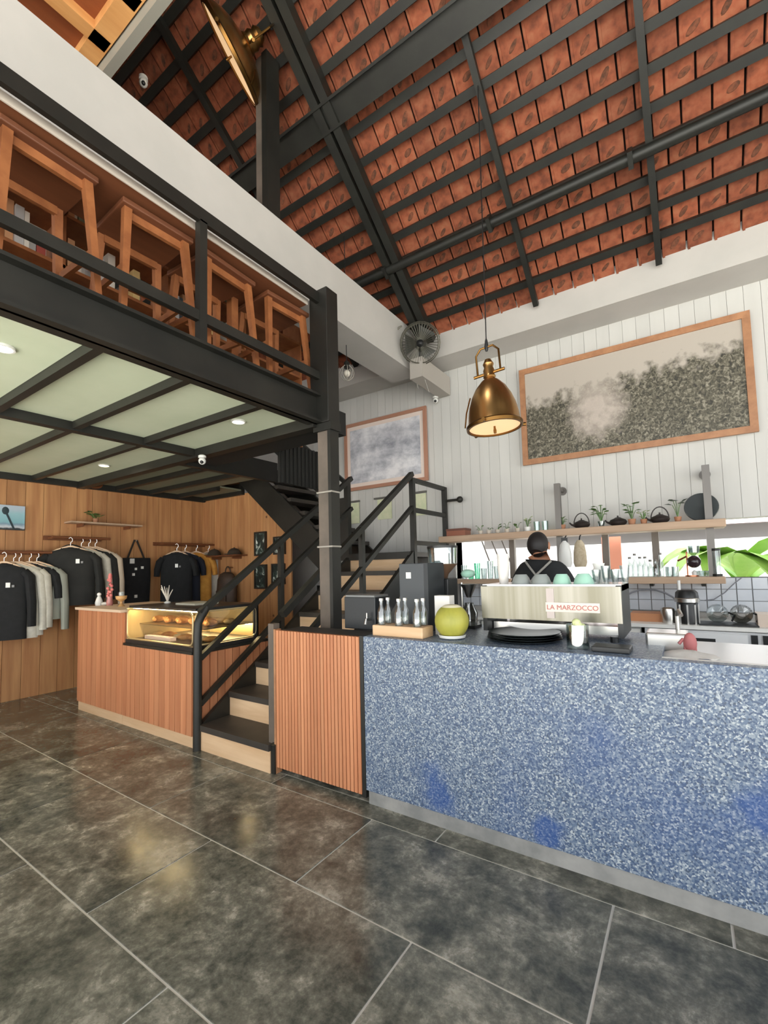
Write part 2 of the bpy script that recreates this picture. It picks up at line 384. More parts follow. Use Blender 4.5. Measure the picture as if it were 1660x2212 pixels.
nz = N.new('ShaderNodeTexNoise'); nz.inputs['Scale'].default_value = 16; nz.inputs['Detail'].default_value = 5; L.new(va.outputs[0], nz.inputs['Vector'])
cr = ramp(N, [(.3, rgb(104,54,34)), (.5, rgb(136,72,46)), (.75, rgb(148,92,64))]); L.new(nz.outputs[0], cr.inputs[0])
hs = N.new('ShaderNodeHueSaturation'); mr = N.new('ShaderNodeMapRange'); mr.inputs[3].default_value = .8; mr.inputs[4].default_value = 1.15; L.new(oi.outputs['Random'], mr.inputs[0]); L.new(mr.outputs[0], hs.inputs['Value']); L.new(cr.outputs[0], hs.inputs['Color'])
L.new(hs.outputs[0], P.inputs['Base Color']); P.inputs['Roughness'].default_value = .85
terra = m
hollow_shade = M('painted_hollow_shade', rgb(74,48,34), .95, c2=rgb(120,70,48), scale=26)
TW, BS = .189, .1795
def tile_mesh(w, l):
    # under-side view: flat pan, raised side lip, head nibs
    b = MB(); b.obox((0,0,0), (w, l, .014), (1,0,0), (0,1,0), (0,0,1)); b.obox((-w/2+.012, 0, -.011), (.018, l, .010), (1,0,0), (0,1,0), (0,0,1))
    b.obox((.012, l*.5-.03, -.012), (.05, .02, .014), (1,0,0), (0,1,0), (0,0,1))
    return b
tl = BS/ct*1.22
tb = tile_mesh(TW-.013, tl)
tme = bpy.data.meshes.new('roof_tile'); tme.from_pydata([tuple(p) for p in tb.v], [], tb.f); tme.materials.append(terra); tme.materials.append(hollow_shade)
# darker oval on the under-side: shade of the tile hollow put into colour
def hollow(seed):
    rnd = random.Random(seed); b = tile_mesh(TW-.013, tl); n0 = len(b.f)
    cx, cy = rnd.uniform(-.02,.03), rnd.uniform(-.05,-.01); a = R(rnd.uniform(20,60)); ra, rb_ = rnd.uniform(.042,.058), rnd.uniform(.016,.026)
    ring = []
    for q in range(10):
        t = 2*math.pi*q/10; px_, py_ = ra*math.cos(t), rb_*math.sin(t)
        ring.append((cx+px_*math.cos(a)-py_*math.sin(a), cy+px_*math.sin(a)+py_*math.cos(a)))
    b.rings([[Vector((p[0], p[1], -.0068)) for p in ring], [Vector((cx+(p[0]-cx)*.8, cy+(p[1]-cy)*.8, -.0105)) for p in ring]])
    me = bpy.data.meshes.new('roof_tile'); me.from_pydata([tuple(p) for p in b.v], [], b.f); me.materials.append(terra); me.materials.append(hollow_shade)
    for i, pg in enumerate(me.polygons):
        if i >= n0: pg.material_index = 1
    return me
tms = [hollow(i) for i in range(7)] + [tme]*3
tilt = R(4)
spots = []
for j in range(24):
    yc = 4.52+BS*.5-BS*j
    if yc < YR+.1: break
    n = 0; x = 1.75-(TW/2 if j % 2 else 0)
    while x > -6.4:
        c = RP(x, yc, -.045); u, v, t = proj(c)
        vis = t > .1 and -60 < u < 1720 and -60 < v < 900
        spots.append((t if vis else 99, c, vis)); x -= TW
spots.sort(key=lambda q: q[0])
MR = Matrix((xx, sl, -nd)).transposed() @ Matrix.Rotation(tilt, 3, 'X')
rest = MB()
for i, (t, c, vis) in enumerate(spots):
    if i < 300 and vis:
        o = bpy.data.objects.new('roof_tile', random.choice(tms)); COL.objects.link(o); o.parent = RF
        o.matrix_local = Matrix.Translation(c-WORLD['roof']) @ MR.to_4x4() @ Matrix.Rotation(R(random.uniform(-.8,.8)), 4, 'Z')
    else: rest.add([c+MR@Vector(p) for p in tb.v], tb.f)
o = rest.build('roof_tile', terra, RF); o['kind'] = 'stuff'
for j in range(25):
    y = 4.52-BS*j
    if y < YR+.1: break
    slope_box(-6.4, 3.4, y+.026, y-.026, -.022, .030).build('batten', roofsteel, RF)
for x, wd in ((-5.75,.06), (-4.6,.06), (-3.5,.06), (-1.16,.05), (-.07,.05), (1.02,.05), (2.1,.05)):
    slope_box(x-wd/2, x+wd/2, 4.70, YR, .030, .085).build('rafter', roofsteel, RF)
for dx in (-.055, .055): slope_box(-2.42+dx-.04, -2.42+dx+.04, 4.69, YR, .030, .14).build('rafter', roofsteel, RF)
a, b = RP(-6.4, 3.98, .13), RP(3.4, 3.98, .13)
MB().tube([a, b], .045, 12).build('purlin_pipe', roofsteel, RF, smooth=True)
for k in range(3):
    p = RP(-.2-1.15*k, 3.98, .13); MB().obox(p, (.035, .12, .12), xx, sl, nd).build('pipe_clamp', roofsteel, RF)
a, b = RP(-6.4, 2.93, .10), RP(3.4, 2.93, .10)
pc = MB(); pc.bar(a, b, .20, .02, up=nd); pc.bar(a+sl*.09, b+sl*.09, .02, .10, up=nd); pc.bar(a-sl*.09, b-sl*.09, .02, .10, up=nd); pc.build('purlin_channel', roofsteel, RF)
a, b = RP(-6.4, 1.85, .12), RP(3.4, 1.85, .12); MB().bar(a, b, .10, .12, up=nd).build('purlin_channel', roofsteel, RF)
# ---- side and gable walls (outside the frame, open folding doors below)
WR = setting('wall_right', (3.6, 1, 0))
MB().box(3.6, 3.75, 3.6, 5.3, 0, 4.4).build('wall_core', white_wall, WR)
MB().prism([(3.6, 5.3, 3.4), (3.6, -3.2, 3.4), (3.6, -3.2, 4.7), (3.6, YR, RP(0, YR).z), (3.6, 5.3, 3.8)], (.15,0,0)).build('gable', white_wall, WR)
# ---- timber-lined loft ceiling above the upper floor
LC = setting('ceiling_loft', (-4.4, .2, 5.2))
pine = M('pine_boards', rgb(226,170,108), .5, c2=rgb(206,146,86), scale=8, stretch=(1,.1,1), rand=.05)
pine_dark = M('reddish_board', rgb(150,84,46), .6, c2=rgb(130,70,38), scale=8, stretch=(1,.1,1))
MB().box(-5.6, -2.6, -2.6, 1.47, 5.27, 5.36).build('loft_panel', pine_dark, LC)
for x in (-2.62, -2.86, -3.28, -3.75, -4.2, -4.7, -5.2): MB().box(x-.05, x+.05, -2.6, 1.45, 5.2, 5.34).build('ceiling_board', pine, LC)
for y in (1.40, .75, .1, -.6, -1.3): MB().box(-5.6, -2.6, y-.06, y+.06, 5.2, 5.34).build('ceiling_board', pine, LC)
MB().box(-5.7, -2.55, 1.47, 1.53, 5.12, 5.40).build('edge_trim', M('grey_trim', rgb(150,148,138), .5), LC)
MB().box(-2.575, -2.55, -2.6, 1.47, 5.14, 5.42).build('side_fascia', pine, LC)
MB().box(-5.7, -2.575, -2.6, 1.47, 5.36, 5.40).build('loft_deck', pine_dark, LC)
for y in (-1.6, 1.2):
    z_top = RP(0, y, .0).z if y > YR else 6.2
    MB().box(-2.62, -2.58, y-.02, y+.02, 5.36, z_top).build('hanger_rod', steel, LC)
# ================================================================== STEEL COLUMNS, BALCONY RAIL
t = thing('steel_column', 'dark steel column standing between the staircase and the slatted panel', 'column', (-2.3, 2.66, 0))
MB().box(-2.365, -2.255, 2.62, 2.70, 0, 2.53).build('lower_shaft', steel_brown, t, bevel=.004)
MB().box(-2.255, -2.225, 2.61, 2.71, 0, 2.53).build('rear_flange', steel, t)
MB().box(-2.40, -2.22, 2.585, 2.72, 2.53, 3.60).build('upper_shaft', steel, t, bevel=.004)
MB().box(-2.39, -2.21, 2.60, 2.72, 2.47, 2.535).build('cap_plate', steel, t)
for z in (1.99, 1.57): MB().box(-2.372, -2.218, 2.606, 2.712, z-.006, z+.006).build('strap', M('strap_grey', rgb(150,145,136), .4), t)
t = thing('steel_column', 'dark steel post rising from the white concrete beam to the tiled roof', 'column', (-2.73, 2.46, 4.245))
z1 = RP(-2.7, 2.46, .12).z
MB().box(-2.80, -2.72, 2.40, 2.52, 4.245, z1).build('shaft', steel_brown, t); MB().box(-2.72, -2.66, 2.39, 2.53, 4.245, z1).build('flange', steel, t)
MB().box(-2.86, -2.62, 2.35, 2.57, 4.245, 4.26).build('base_plate', steel, t)

t = thing('balcony_railing', 'black steel balcony railing above the deep edge beam of the upper floor', 'railing', (-2.32, .8, 2.755))
MB().box(-2.325, -2.295, -3.0, 2.60, 3.49, 3.575).build('top_rail', steel, t)
MB().box(-2.335, -2.300, -3.0, 2.60, 2.875, 2.935).build('lower_rail', steel, t)
for y in (-1.5, 0.05, 1.565): MB().box(-2.345, -2.295, y-.024, y+.024, 2.755, 3.50).build('post', steel, t)

# ================================================================== UPPER FLOOR FURNITURE
t = thing('bar_table', 'long brown wooden bar table running behind the balcony railing', 'table', (-2.62, .9, 2.755))
MB().box(-2.86, -2.40, -1.4, 2.56, 3.50, 3.535).build('table_top', barwood, t)
MB().box(-2.40, -2.392, -1.4, 2.56, 3.495, 3.540).build('edge_strip', M('pale_edge', rgb(206,196,184), .5), t)
for y in (-1.3, .52, 2.165): MB().box(-2.84, -2.78, y-.03, y+.03, 2.755, 3.50).build('leg', stoolwood, t)
def stool(x, y, label, rz=0):
    t = thing('bar_stool', label, 'stool', (0,0,0), 'wooden stools tucked under the balcony bar table')
    h = .725; s = .20
    sb = MB().obox((0,0,h-.016), (.42,.42,.032), (1,0,0), (0,1,0), (0,0,1)); sb.build('seat', barwood, t, bevel=.006)
    for a in (-1, 1): MB().obox((a*.15,0,h-.055), (.025,.32,.045), (1,0,0), (0,1,0), (0,0,1)).build('apron', stoolwood, t)
    for a in (-1, 1):
        for b in (-1, 1): MB().taper((a*(s+.025), b*(s+.012), 0), (a*(s-.035), b*(s-.03), h-.03), .030, .042).build('leg', stoolwood, t)
    for a in (-1, 1): MB().bar((a*(s+.01), -s, .22), (a*(s+.01), s, .22), .022, .04).build('foot_rail', stoolwood, t)
    for b in (-1, 1): MB().bar((-s, b*(s+.0), .32), (s, b*(s+.0), .32), .022, .04).build('foot_rail', stoolwood, t)
    t.location = (x, y, 2.755); t.rotation_euler.z = rz
for i, (x, y) in enumerate(((-2.66, .84), (-2.67, 1.40), (-2.68, 1.895), (-2.67, 2.44), (-2.66, .2))):
    stool(x, y, ('fourth','third','second','first','fifth')[i]+' square wooden bar stool behind the railing counted from the steel column', R((2, -2, 3, -3, 1)[i]))
bc = thing('bookcase', 'open wooden bookcase full of books on the upper floor', 'bookcase', (-3.62, 2.0, 2.755))
for z in (2.78, 3.16, 3.54, 3.92, 4.30): MB().box(-3.75, -3.48, .5, 3.6, z-.012, z+.012).build('shelf_board', stoolwood, bc)
for y in (.5, 1.28, 2.05, 2.83, 3.6): MB().box(-3.75, -3.48, y-.012, y+.012, 2.755, 4.31).build('upright', stoolwood, bc)
bcol = [rgb(*c) for c in ((210,200,180),(170,80,70),(60,70,80),(220,190,130),(190,190,190),(120,140,120),(200,150,110),(90,60,50),(230,225,215))]
rnd = random.Random(3)
for z in (3.552, 3.932):
    y = .53
    while y < 2.75:
        wd = rnd.uniform(.025, .06)
        if any(abs(y+wd/2-q) < wd/2+.015 for q in (1.28, 2.05, 2.83, 3.6)): y += .02; continue
        if rnd.random() < .12: y += rnd.uniform(.05,.12); continue
        ci = rnd.randrange(len(bcol)); nm = ('cream','dull red','slate','straw','light grey','sage','tan','dark brown','off-white')[ci]
        bk = MB().box(-3.70, -3.70+rnd.uniform(.15,.21), y, y+wd-.003, z, z+rnd.uniform(.19,.30)).build('book', M('book_'+nm.replace(' ','_').replace('-','_'), bcol[ci], .7))
        tag(bk, nm+' book standing on the upper floor bookcase', 'book', 'books on the upper floor bookcase'); y += wd

# ================================================================== STAIRCASE
RUN, RISE, SY = .28, .195, 2.20
SX0, SX1 = -3.30, -2.46
ST = thing('staircase', 'black steel staircase with dark treads and pale wooden risers turning up to the balcony', 'staircase', (-2.9, 3.2, 0))
tread = M('dark_stair_tread', rgb(62,56,50), .5, c2=rgb(48,44,40), scale=4)
for k in range(1, 9):
    y = SY+RUN*(k-1); z = RISE*k; d = RUN+.02 if k < 8 else .9
    x0, x1 = (SX0, SX1) if k < 8 else (-3.55, SX1)
    if k < 8:
        MB().box(SX0+.02, SX1-.02, y, y+d, z-.045, z).build('tread', tread, ST)
    MB().box(SX0+.02, SX1-.02, y+.012, y+.03, z-RISE+.0, z-.045).build('riser', palewood, ST)
MB().box(-3.6, SX1, SY+RUN*7, 5.05, 1.51, 1.56).build('landing', tread, ST)
MB().box(-3.6, SX1, SY+RUN*7-.02, SY+RUN*7, 1.49, 1.565).build('landing_edge', steel, ST)
def nose(y): return RISE+(y-SY)*RISE/RUN
for x in (SX0, SX1):
    y0, y1 = SY+.02, 4.2
    MB().prism([(x-.02, y0, 0), (x-.02, y0, nose(y0)-.02), (x-.02, y1, nose(y1)-.02), (x-.02, y1, nose(y1)-.24), (x-.02, y0+.32, 0)], (.04,0,0)).build('stringer', steel, ST)
def rail(p0, p1, wd=.045, nm='handrail'): MB().bar(p0, p1, wd, wd).build(nm, steel, ST)
for x, hs_ in ((SX1, (.80, .44)), (SX0, (.86, .50, .14))):
    for i, h in enumerate(hs_):
        y0 = 2.32 if x == SX1 else 2.22
        rail((x, y0, nose(y0)+h), (x, 4.24, nose(4.24)+h), .05 if i == 0 else .042, 'handrail' if i == 0 else 'mid_rail')
MB().tube([(SX0, 2.20, .0), (SX0, 2.20, .90), (SX0, 2.205, .99), (SX0, 2.23, 1.04), (SX0, 2.28, nose(2.28)+.86)], .034, 10).build('newel_post', steel, ST, smooth=True)
MB().box(SX1-.06, SX1-.004, 2.24, 2.296, 0, 1.02).build('newel_post', steel_brown, ST)
for x, y in ((SX1, 3.30), (SX0, 3.10)): MB().box(x-.022, x+.022, y-.022, y+.022, nose(y)-.05, nose(y)+.82).build('baluster', steel, ST)
MB().box(SX1-.026, SX1+.026, 4.214, 4.266, 1.2, 2.37).build('landing_post', steel, ST)
rail((SX1, 4.24, 2.35), (SX1, 5.03, 2.35)); rail((SX1, 4.24, 2.02), (SX1, 5.03, 2.02)); rail((SX1, 4.24, 1.66), (SX1, 5.03, 1.66))
MB().box(SX1-.026, SX1+.026, 5.0, 5.05, 1.56, 2.37).build('landing_post', steel, ST)
# upper flight, rising along the wall
for k in range(1, 7):
    x = -3.62-.24*(k-1); z = 1.56+.2*k
    MB().box(x-.27, x, 4.27, 5.03, z-.05, z).build('tread', tread, ST)
for y in (4.25, 5.05):
    y_ = y
    MB().prism([(-3.50, y_-.02, 1.58), (-3.50, y_-.02, 1.30), (-3.78, y_-.02, 1.36), (-5.62, y_-.02, 2.90), (-5.30, y_-.02, 3.06)], (0,.04,0)).build('stringer', steel, ST)
MB().box(-3.40, -3.34, 4.22, 4.28, 1.2, 2.46).build('newel_post', steel, ST); MB().box(-3.47, -3.40, 4.22, 4.28, 1.56, 2.25).build('newel_post', steel, ST)
for h in (.86, .45):
    rail((-3.40, 4.25, 1.58+h), (-4.75, 4.25, 1.58+h+1.35*.83))
for h in (): rail((-3.42, 5.02, 1.58+h), (-4.75, 5.02, 1.58+h+1.35*.83))
# ================================================================== COUNTERS
m, N, L, P = nodes_mat('blue_terrazzo')
tc = N.new('ShaderNodeTexCoord')
v1 = N.new('ShaderNodeTexVoronoi'); v1.inputs['Scale'].default_value = 150; v2 = N.new('ShaderNodeTexVoronoi'); v2.inputs['Scale'].default_value = 62
nb = N.new('ShaderNodeTexNoise'); nb.inputs['Scale'].default_value = 1.3; nb.inputs['Detail'].default_value = 3
for q in (v1, v2, nb): L.new(tc.outputs['Object'], q.inputs['Vector'])
sx = N.new('ShaderNodeSeparateColor'); L.new(v1.outputs['Color'], sx.inputs[0])
chip = ramp(N, [(0, rgb(62,78,104)), (.26, rgb(90,105,126)), (.48, rgb(114,126,140)), (.66, rgb(138,148,156)), (.84, rgb(178,184,186)), (.95, rgb(60,70,84))]); chip.color_ramp.interpolation = 'CONSTANT'; L.new(sx.outputs[0], chip.inputs[0])
base = ramp(N, [(.28, rgb(36,72,132)), (.50, rgb(84,103,134))]); L.new(nb.outputs[0], base.inputs[0])
sz = N.new('ShaderNodeSeparateColor'); L.new(v2.outputs['Color'], sz.inputs[0])
cnt = N.new('ShaderNodeMath'); cnt.operation = 'ADD'; cnt.inputs[1].default_value = 0
last = None
for u_, v_, k_ in ((935, 1700, 5.5), (1640, 1760, 5.0), (1180, 1790, 8.0)):       # blotches with fewer chips
    q_ = PY(u_, v_, 2.235); vm = N.new('ShaderNodeVectorMath'); vm.operation = 'DISTANCE'; L.new(tc.outputs['Object'], vm.inputs[0]); vm.inputs[1].default_value = (q_.x-.464, -.03, q_.z-.078)
    mq = N.new('ShaderNodeMath'); mq.operation = 'MULTIPLY'; mq.inputs[1].default_value = k_; L.new(vm.outputs['Value'], mq.inputs[0])
    if last is None: last = mq.outputs[0]
    else:
        mn = N.new('ShaderNodeMath'); mn.operation = 'MINIMUM'; L.new(last, mn.inputs[0]); L.new(mq.outputs[0], mn.inputs[1]); last = mn.outputs[0]
nb2 = N.new('ShaderNodeTexNoise'); nb2.inputs['Scale'].default_value = 5; nb2.inputs['Detail'].default_value = 4; L.new(tc.outputs['Object'], nb2.inputs['Vector'])
s1_ = N.new('ShaderNodeMath'); s1_.operation = 'MULTIPLY_ADD'; s1_.inputs[1].default_value = 2.4; L.new(nb2.outputs[0], s1_.inputs[0]); L.new(last, s1_.inputs[2])
s2_ = N.new('ShaderNodeMapRange'); s2_.inputs[1].default_value = 1.35; s2_.inputs[2].default_value = 2.15; s2_.inputs[3].default_value = .25; s2_.inputs[4].default_value = .52; L.new(s1_.outputs[0], s2_.inputs[0])
mixn = N.new('ShaderNodeMath'); mixn.operation = 'MINIMUM'; L.new(nb.outputs[0], mixn.inputs[0]); L.new(s2_.outputs[0], mixn.inputs[1]); L.new(mixn.outputs[0], base.inputs[0])
th = N.new('ShaderNodeMapRange'); L.new(mixn.outputs[0], th.inputs[0]); th.inputs[1].default_value = .28; th.inputs[2].default_value = .46; th.inputs[3].default_value = .30; th.inputs[4].default_value = .82
mx = N.new('ShaderNodeMix'); mx.data_type = 'RGBA'; L.new(th.outputs[0], mx.inputs[0]); L.new(base.outputs[0], mx.inputs[6]); L.new(chip.outputs[0], mx.inputs[7])
L.new(mx.outputs[2], P.inputs['Base Color']); P.inputs['Roughness'].default_value = .42
terrazzo = m
YC, ZC = 2.235, .985
t = thing('service_counter', 'long blue terrazzo service counter carrying the espresso machine', 'counter', (.4, 2.5, 0))
MB().box(-1.672, 2.6, YC, YC+.06, .078, ZC).build('front_panel', terrazzo, t, bevel=.004)
MB().box(-1.672, -.12, YC+.06, 3.04, ZC-.04, ZC).build('worktop', terrazzo, t)
MB().box(-.12, 2.6, YC+.06, 3.04, ZC-.10, ZC-.03).build('steel_worktop', M('pale_steel_worktop', rgb(214,214,212), .3, .3), t)
MB().box(-.12, 2.6, YC+.0601, YC+.10, ZC-.03, ZC-.002).build('worktop_edge', whitep, t)
MB().box(-1.66, 2.6, YC+.012, YC+.06, .0, .078).build('plinth', M('grey_cement_plinth', rgb(150,148,144), .6, c2=rgb(120,120,118), scale=5), t)
MB().box(-1.66, 2.6, YC+.07, 2.90, .1, ZC-.11).build('carcass', M('dark_carcass', rgb(50,50,52), .7), t)
t = thing('slatted_panel', 'orange wooden slat panel standing between the stairs and blue counter', 'panel', (-2.05, 2.3, 0))
MB().box(-2.44, -1.70, YC+.022, YC+.05, .04, .975).build('backing_board', M('slat_gap', rgb(140,82,50), .8), t)
MB().box(-2.44, -1.70, YC+.05, 2.50, .92, .975).build('cap_board', M('dark_cap', rgb(52,48,46), .5), t)
ns = 25; wd = .735/ns
for i in range(ns):
    x = -2.438+i*wd; MB().box(x+.003, x+wd-.003, YC, YC+.022, .045, .978).build('slat', slatwood, t)
MB().box(-2.455, -2.438, YC-.004, YC+.05, .0, .985).build('edge_strip', framewood, t)
MB().box(-1.703, -1.676, YC+.004, YC+.06, .03, .985).build('shadow_strip', steel, t)
# ---- shop counter with the pastry case
CX0, CX1, CY = -5.39, -3.36, 2.19
CK = PY(265, 1335, CY).x      # step between the high and the low part
t = thing('shop_counter', 'high orange slatted counter end carrying the pink blossoms', 'counter', ((CX0+CK)/2, 2.5, 0))
t2 = thing('shop_counter', 'low orange slatted counter beside the stairs carrying the pastry case', 'counter', ((CX1+CK)/2, 2.5, 0))
MB().box(CX0+.02, CK-.004, CY+.02, 2.98, .09, 1.035).build('carcass', MATS['slat_gap'], t)
MB().box(CK, CX1, CY+.02, 2.98, .09, .735).build('carcass', MATS['slat_gap'], t2)
MB().box(CX0+.01, CK-.002, CY+.012, 2.97, 0, .09).build('plinth', palewood, t); MB().box(CK, CX1, CY+.012, 2.97, 0, .09).build('plinth', palewood, t2)
MB().box(CX0-.03, CK, CY-.02, 3.0, 1.035, 1.06).build('worktop', M('pale_counter_top', rgb(216,190,164), .5), t)
MB().box(CK+.025, CX1+.005, CY-.005, 3.0, .735, .755).build('worktop', steel, t2)
n1_ = 9; wd = (CK-CX0)/n1_
for i in range(n1_): MB().box(CX0+wd*i+.0025, CX0+wd*(i+1)-.0025, CY, CY+.02, .092, 1.033).build('slat', slatwood, t)
n2_ = 14; wd = (CX1-CK)/n2_
for i in range(n2_): MB().box(CK+wd*i+.0025, CK+wd*(i+1)-.0025, CY, CY+.02, .092, .733).build('slat', slatwood, t2)
y = CY+.005
while y < 2.95:
    MB().box(CX1, CX1+.018, y+.0025, y+.07-.0025, .092, .733).build('slat', slatwood, t2); y += .075
MB().box(CK-.002, CK+.018, CY+.01, 2.97, .757, 1.033).build('side_cheek', slatwood, t)
# ================================================================== PASTRY CASE
DX0, DX1, DY0, DY1, DZ0, DZ1 = CK+.04, CX1-.01, 2.20, 2.88, .755, 1.10
t = thing('pastry_case', 'black framed glass pastry display case glowing warm on the shop counter', 'display case', ((DX0+DX1)/2, 2.5, DZ0))
MB().box(DX0, DX1, DY0, DY1, DZ0, DZ0+.035).build('base', blackplastic, t)
MB().box(DX0, DX1, DY0+.03, DY1, DZ1-.022, DZ1).build('top', blackplastic, t)
edge = M('pale_gold_trim', rgb(214,196,150), .3, .6)
def rframe(pts, r, nm, mt): MB().tube(pts, r, 6, closed=True).build(nm, mt, t, smooth=True)
def rrect(f, a0, a1, b0, b1, rad=.05):
    out = []
    for (ca, cb, s) in ((a1-rad, b1-rad, 0), (a0+rad, b1-rad, 90), (a0+rad, b0+rad, 180), (a1-rad, b0+rad, 270)):
        for k in range(5):
            q = R(s+22.5*k); out.append(f(ca+rad*math.cos(q), cb+rad*math.sin(q)))
    return out
rframe(rrect(lambda a, b: (a, DY0+.01, b), DX0+.01, DX1-.01, DZ0+.045, DZ1-.03), .007, 'front_trim', edge)
rframe(rrect(lambda a, b: (DX1-.005, a, b), DY0+.03, DY1-.03, DZ0+.045, DZ1-.03), .007, 'side_trim', edge)
MB().box(DX0+.01, DX1-.01, DY0+.004, DY0+.008, DZ0+.04, DZ1-.022).build('front_glass', glass, t)
MB().box(DX1-.009, DX1-.005, DY0+.01, DY1-.01, DZ0+.04, DZ1-.022).build('side_glass', glass, t)
MB().box(DX0, DX0+.012, DY0+.01, DY1-.01, DZ0+.035, DZ1-.022).build('side_panel', M('case_inner', rgb(196,170,120), .5), t)
MB().box(DX0, DX1, DY1-.012, DY1, DZ0+.035, DZ1-.022).build('rear_panel', MATS['case_inner'], t)
MB().box(DX1-.02, DX1, DY1-.05, DY1, DZ0+.035, DZ1-.022).build('rear_post', blackplastic, t)
MB().box(DX0+.02, DX1-.02, DY0+.12, DY1-.02, .915, .925).build('glass_shelf', M('case_shelf', rgb(90,74,50), .3), t)
MB().box(-4.12, -4.09, DY1-.03, DY1-.013, DZ0+.04, DZ1-.022).build('shelf_bracket', edge, t)
MB().box(DX0+.04, DX1-.04, DY0+.05, DY0+.075, DZ1-.034, DZ1-.023).build('light_tube', M('warm_tube', (1,.8,.5), emit=(1,.72,.36), es=26), t)
MB().box(DX0+.04, DX1-.04, DY1-.06, DY1-.04, .90, .912).build('light_tube', MATS['warm_tube'], t)
crust = M('golden_crust', rgb(206,150,84), .6, c2=rgb(170,104,50), scale=18)
bun = M('pale_bun', rgb(230,196,140), .6, c2=rgb(206,160,100), scale=18)
def croissant(c, r, rz, mt):
    b = MB(); pts = []; rs = []
    for k in range(9):
        q = R(-80+20*k); pts.append((r*math.cos(q)-r*.5, r*math.sin(q), 0)); rs.append(.010+.024*math.cos(R(-80+20*k)))
    b.tube(pts, rs, 8); o = b.build('croissant', mt, None, smooth=True, origin=(0,0,-.03)); o.location = c; o.rotation_euler.z = rz; return o
def loaf(c, rz, mt, l=.075):
    o = MB().ball((0,0,.02), (l, .034, .026), 12, 6).build('bread_roll', mt, None, smooth=True, origin=(0,0,-.004)); o.location = c; o.rotation_euler.z = rz; return o
rnd = random.Random(11)
for i in range(9):
    x = DX0+.12+i*(DX1-DX0-.24)/8
    tag(croissant((x, 2.46+.05*(i % 2), .925), .055, R(rnd.uniform(150,210)), crust), 'golden croissant in the front row of the pastry case shelf', 'croissant', 'croissants on the pastry case shelf')
for i in range(8):
    x = DX0+.14+i*(DX1-DX0-.28)/7
    tag(loaf((x, 2.66, .925), R(rnd.uniform(70,110)), bun), 'pale bread roll in the back row of the pastry case shelf', 'bread roll', 'bread rolls on the pastry case shelf')
for i in range(8):
    x = DX0+.13+i*(DX1-DX0-.26)/7
    tag(loaf((x, 2.44+.03*(i % 2), .79), R(rnd.uniform(60,120)), crust if i % 3 else bun), 'bread roll on the bottom of the pastry case', 'bread roll', 'bread rolls on the pastry case floor')
pl = MB().box(-4.28, -3.86, 2.30, 2.36, .79, .822).build('price_card', M('pale_card', rgb(214,196,196), .6)); tag(pl, 'pale folded price card lying low inside the pastry case', 'card')
tr = MB().box(-4.02, -3.72, 2.45, 2.70, DZ1, DZ1+.016).build('serving_tray', M('pale_tray', rgb(190,186,170), .4)); tag(tr, 'flat pale tray lying on top of the pastry case', 'tray')
# things on the high end of the shop counter
def vase(name, label, cat, c, prof, mt, extra=None):
    t = thing(name, label, cat, c); MB().lathe(prof, c, 16).build('body', mt, t, smooth=True)
    if extra: extra(t, Vector(c))
    return t
pink = M('pink_bloom', rgb(206,104,104), .7, c2=rgb(226,140,130), scale=20)
def pk(t, c):
    b = MB(); rn = random.Random(5)
    for i in range(26):
        q = rn.uniform(0, 6.28); h = rn.uniform(.10,.34); r_ = (.36-h)*.20*rn.uniform(.3,1); b.ball(c+Vector((r_*math.cos(q), r_*math.sin(q), h)), .017, 6, 4)
    b.build('blossom', pink, t, smooth=True); MB().tube([c+Vector((0,0,.05)), c+Vector((0,0,.3))], .004, 5).build('stem', leaf, t)
c = PY(237, 1302, 2.45); c.z = 1.06
vase('flower_vase', 'cone of pink blossoms in a small vase on the shop counter', 'vase', c, [(.03,0),(.035,.03),(.025,.07),(.03,.1)], M('pink_glass', rgb(196,130,124), .2), pk)
c = PY(214, 1302, 2.40); c.z = 1.06
t = thing('figurine', 'small white figurine beside the pink blossoms on the shop counter', 'figurine', c)
MB().lathe([(.035,0),(.04,.03),(.028,.07),(.016,.1)], c, 12).build('body', whitep, t, smooth=True); MB().ball(c+Vector((0,0,.12)), .022, 10, 6).build('head', whitep, t, smooth=True)
t = thing('figurine', 'low white ceramic shell lying right of the small white figurine', 'figurine', c+Vector((.09,.02,0))); MB().ball(c+Vector((.09,.02,.02)), (.045,.035,.02), 10, 6).build('shell', whitep, t, smooth=True)
c = PY(262, 1304, 2.42); c.z = 1.06
def straw(t, c): MB().lathe([(.03,.10),(.034,.15),(.03,.15),(.028,.10)], c, 12, cap=False).build('glass_cup', glass, t, smooth=True)
vase('goblet', 'turned wooden goblet holding a glass on the shop counter', 'goblet', c, [(.035,0),(.03,.01),(.012,.03),(.012,.05),(.05,.08),(.055,.11),(.045,.11)], M('goblet_wood', rgb(206,160,104), .5), straw)
c = PY(362, 1300, 2.55); c.z = DZ1
t = thing('coral_branch', 'white branching coral ornament standing on the pastry case', 'ornament', c)
MB().lathe([(.03,0),(.03,.012),(.012,.02)], c, 12).build('base', whitep, t, smooth=True)
rn = random.Random(2)
for i in range(9):
    q = rn.uniform(0, 6.28); a = c+Vector((0,0,.015)); mid = c+Vector((.02*math.cos(q), .02*math.sin(q), .07)); e = c+Vector((.06*math.cos(q), .06*math.sin(q), rn.uniform(.13,.18)))
    MB().tube([a, mid, e], [.006,.006,.003], 6).build('branch', M('coral_white', rgb(214,204,190), .7), t, smooth=True)

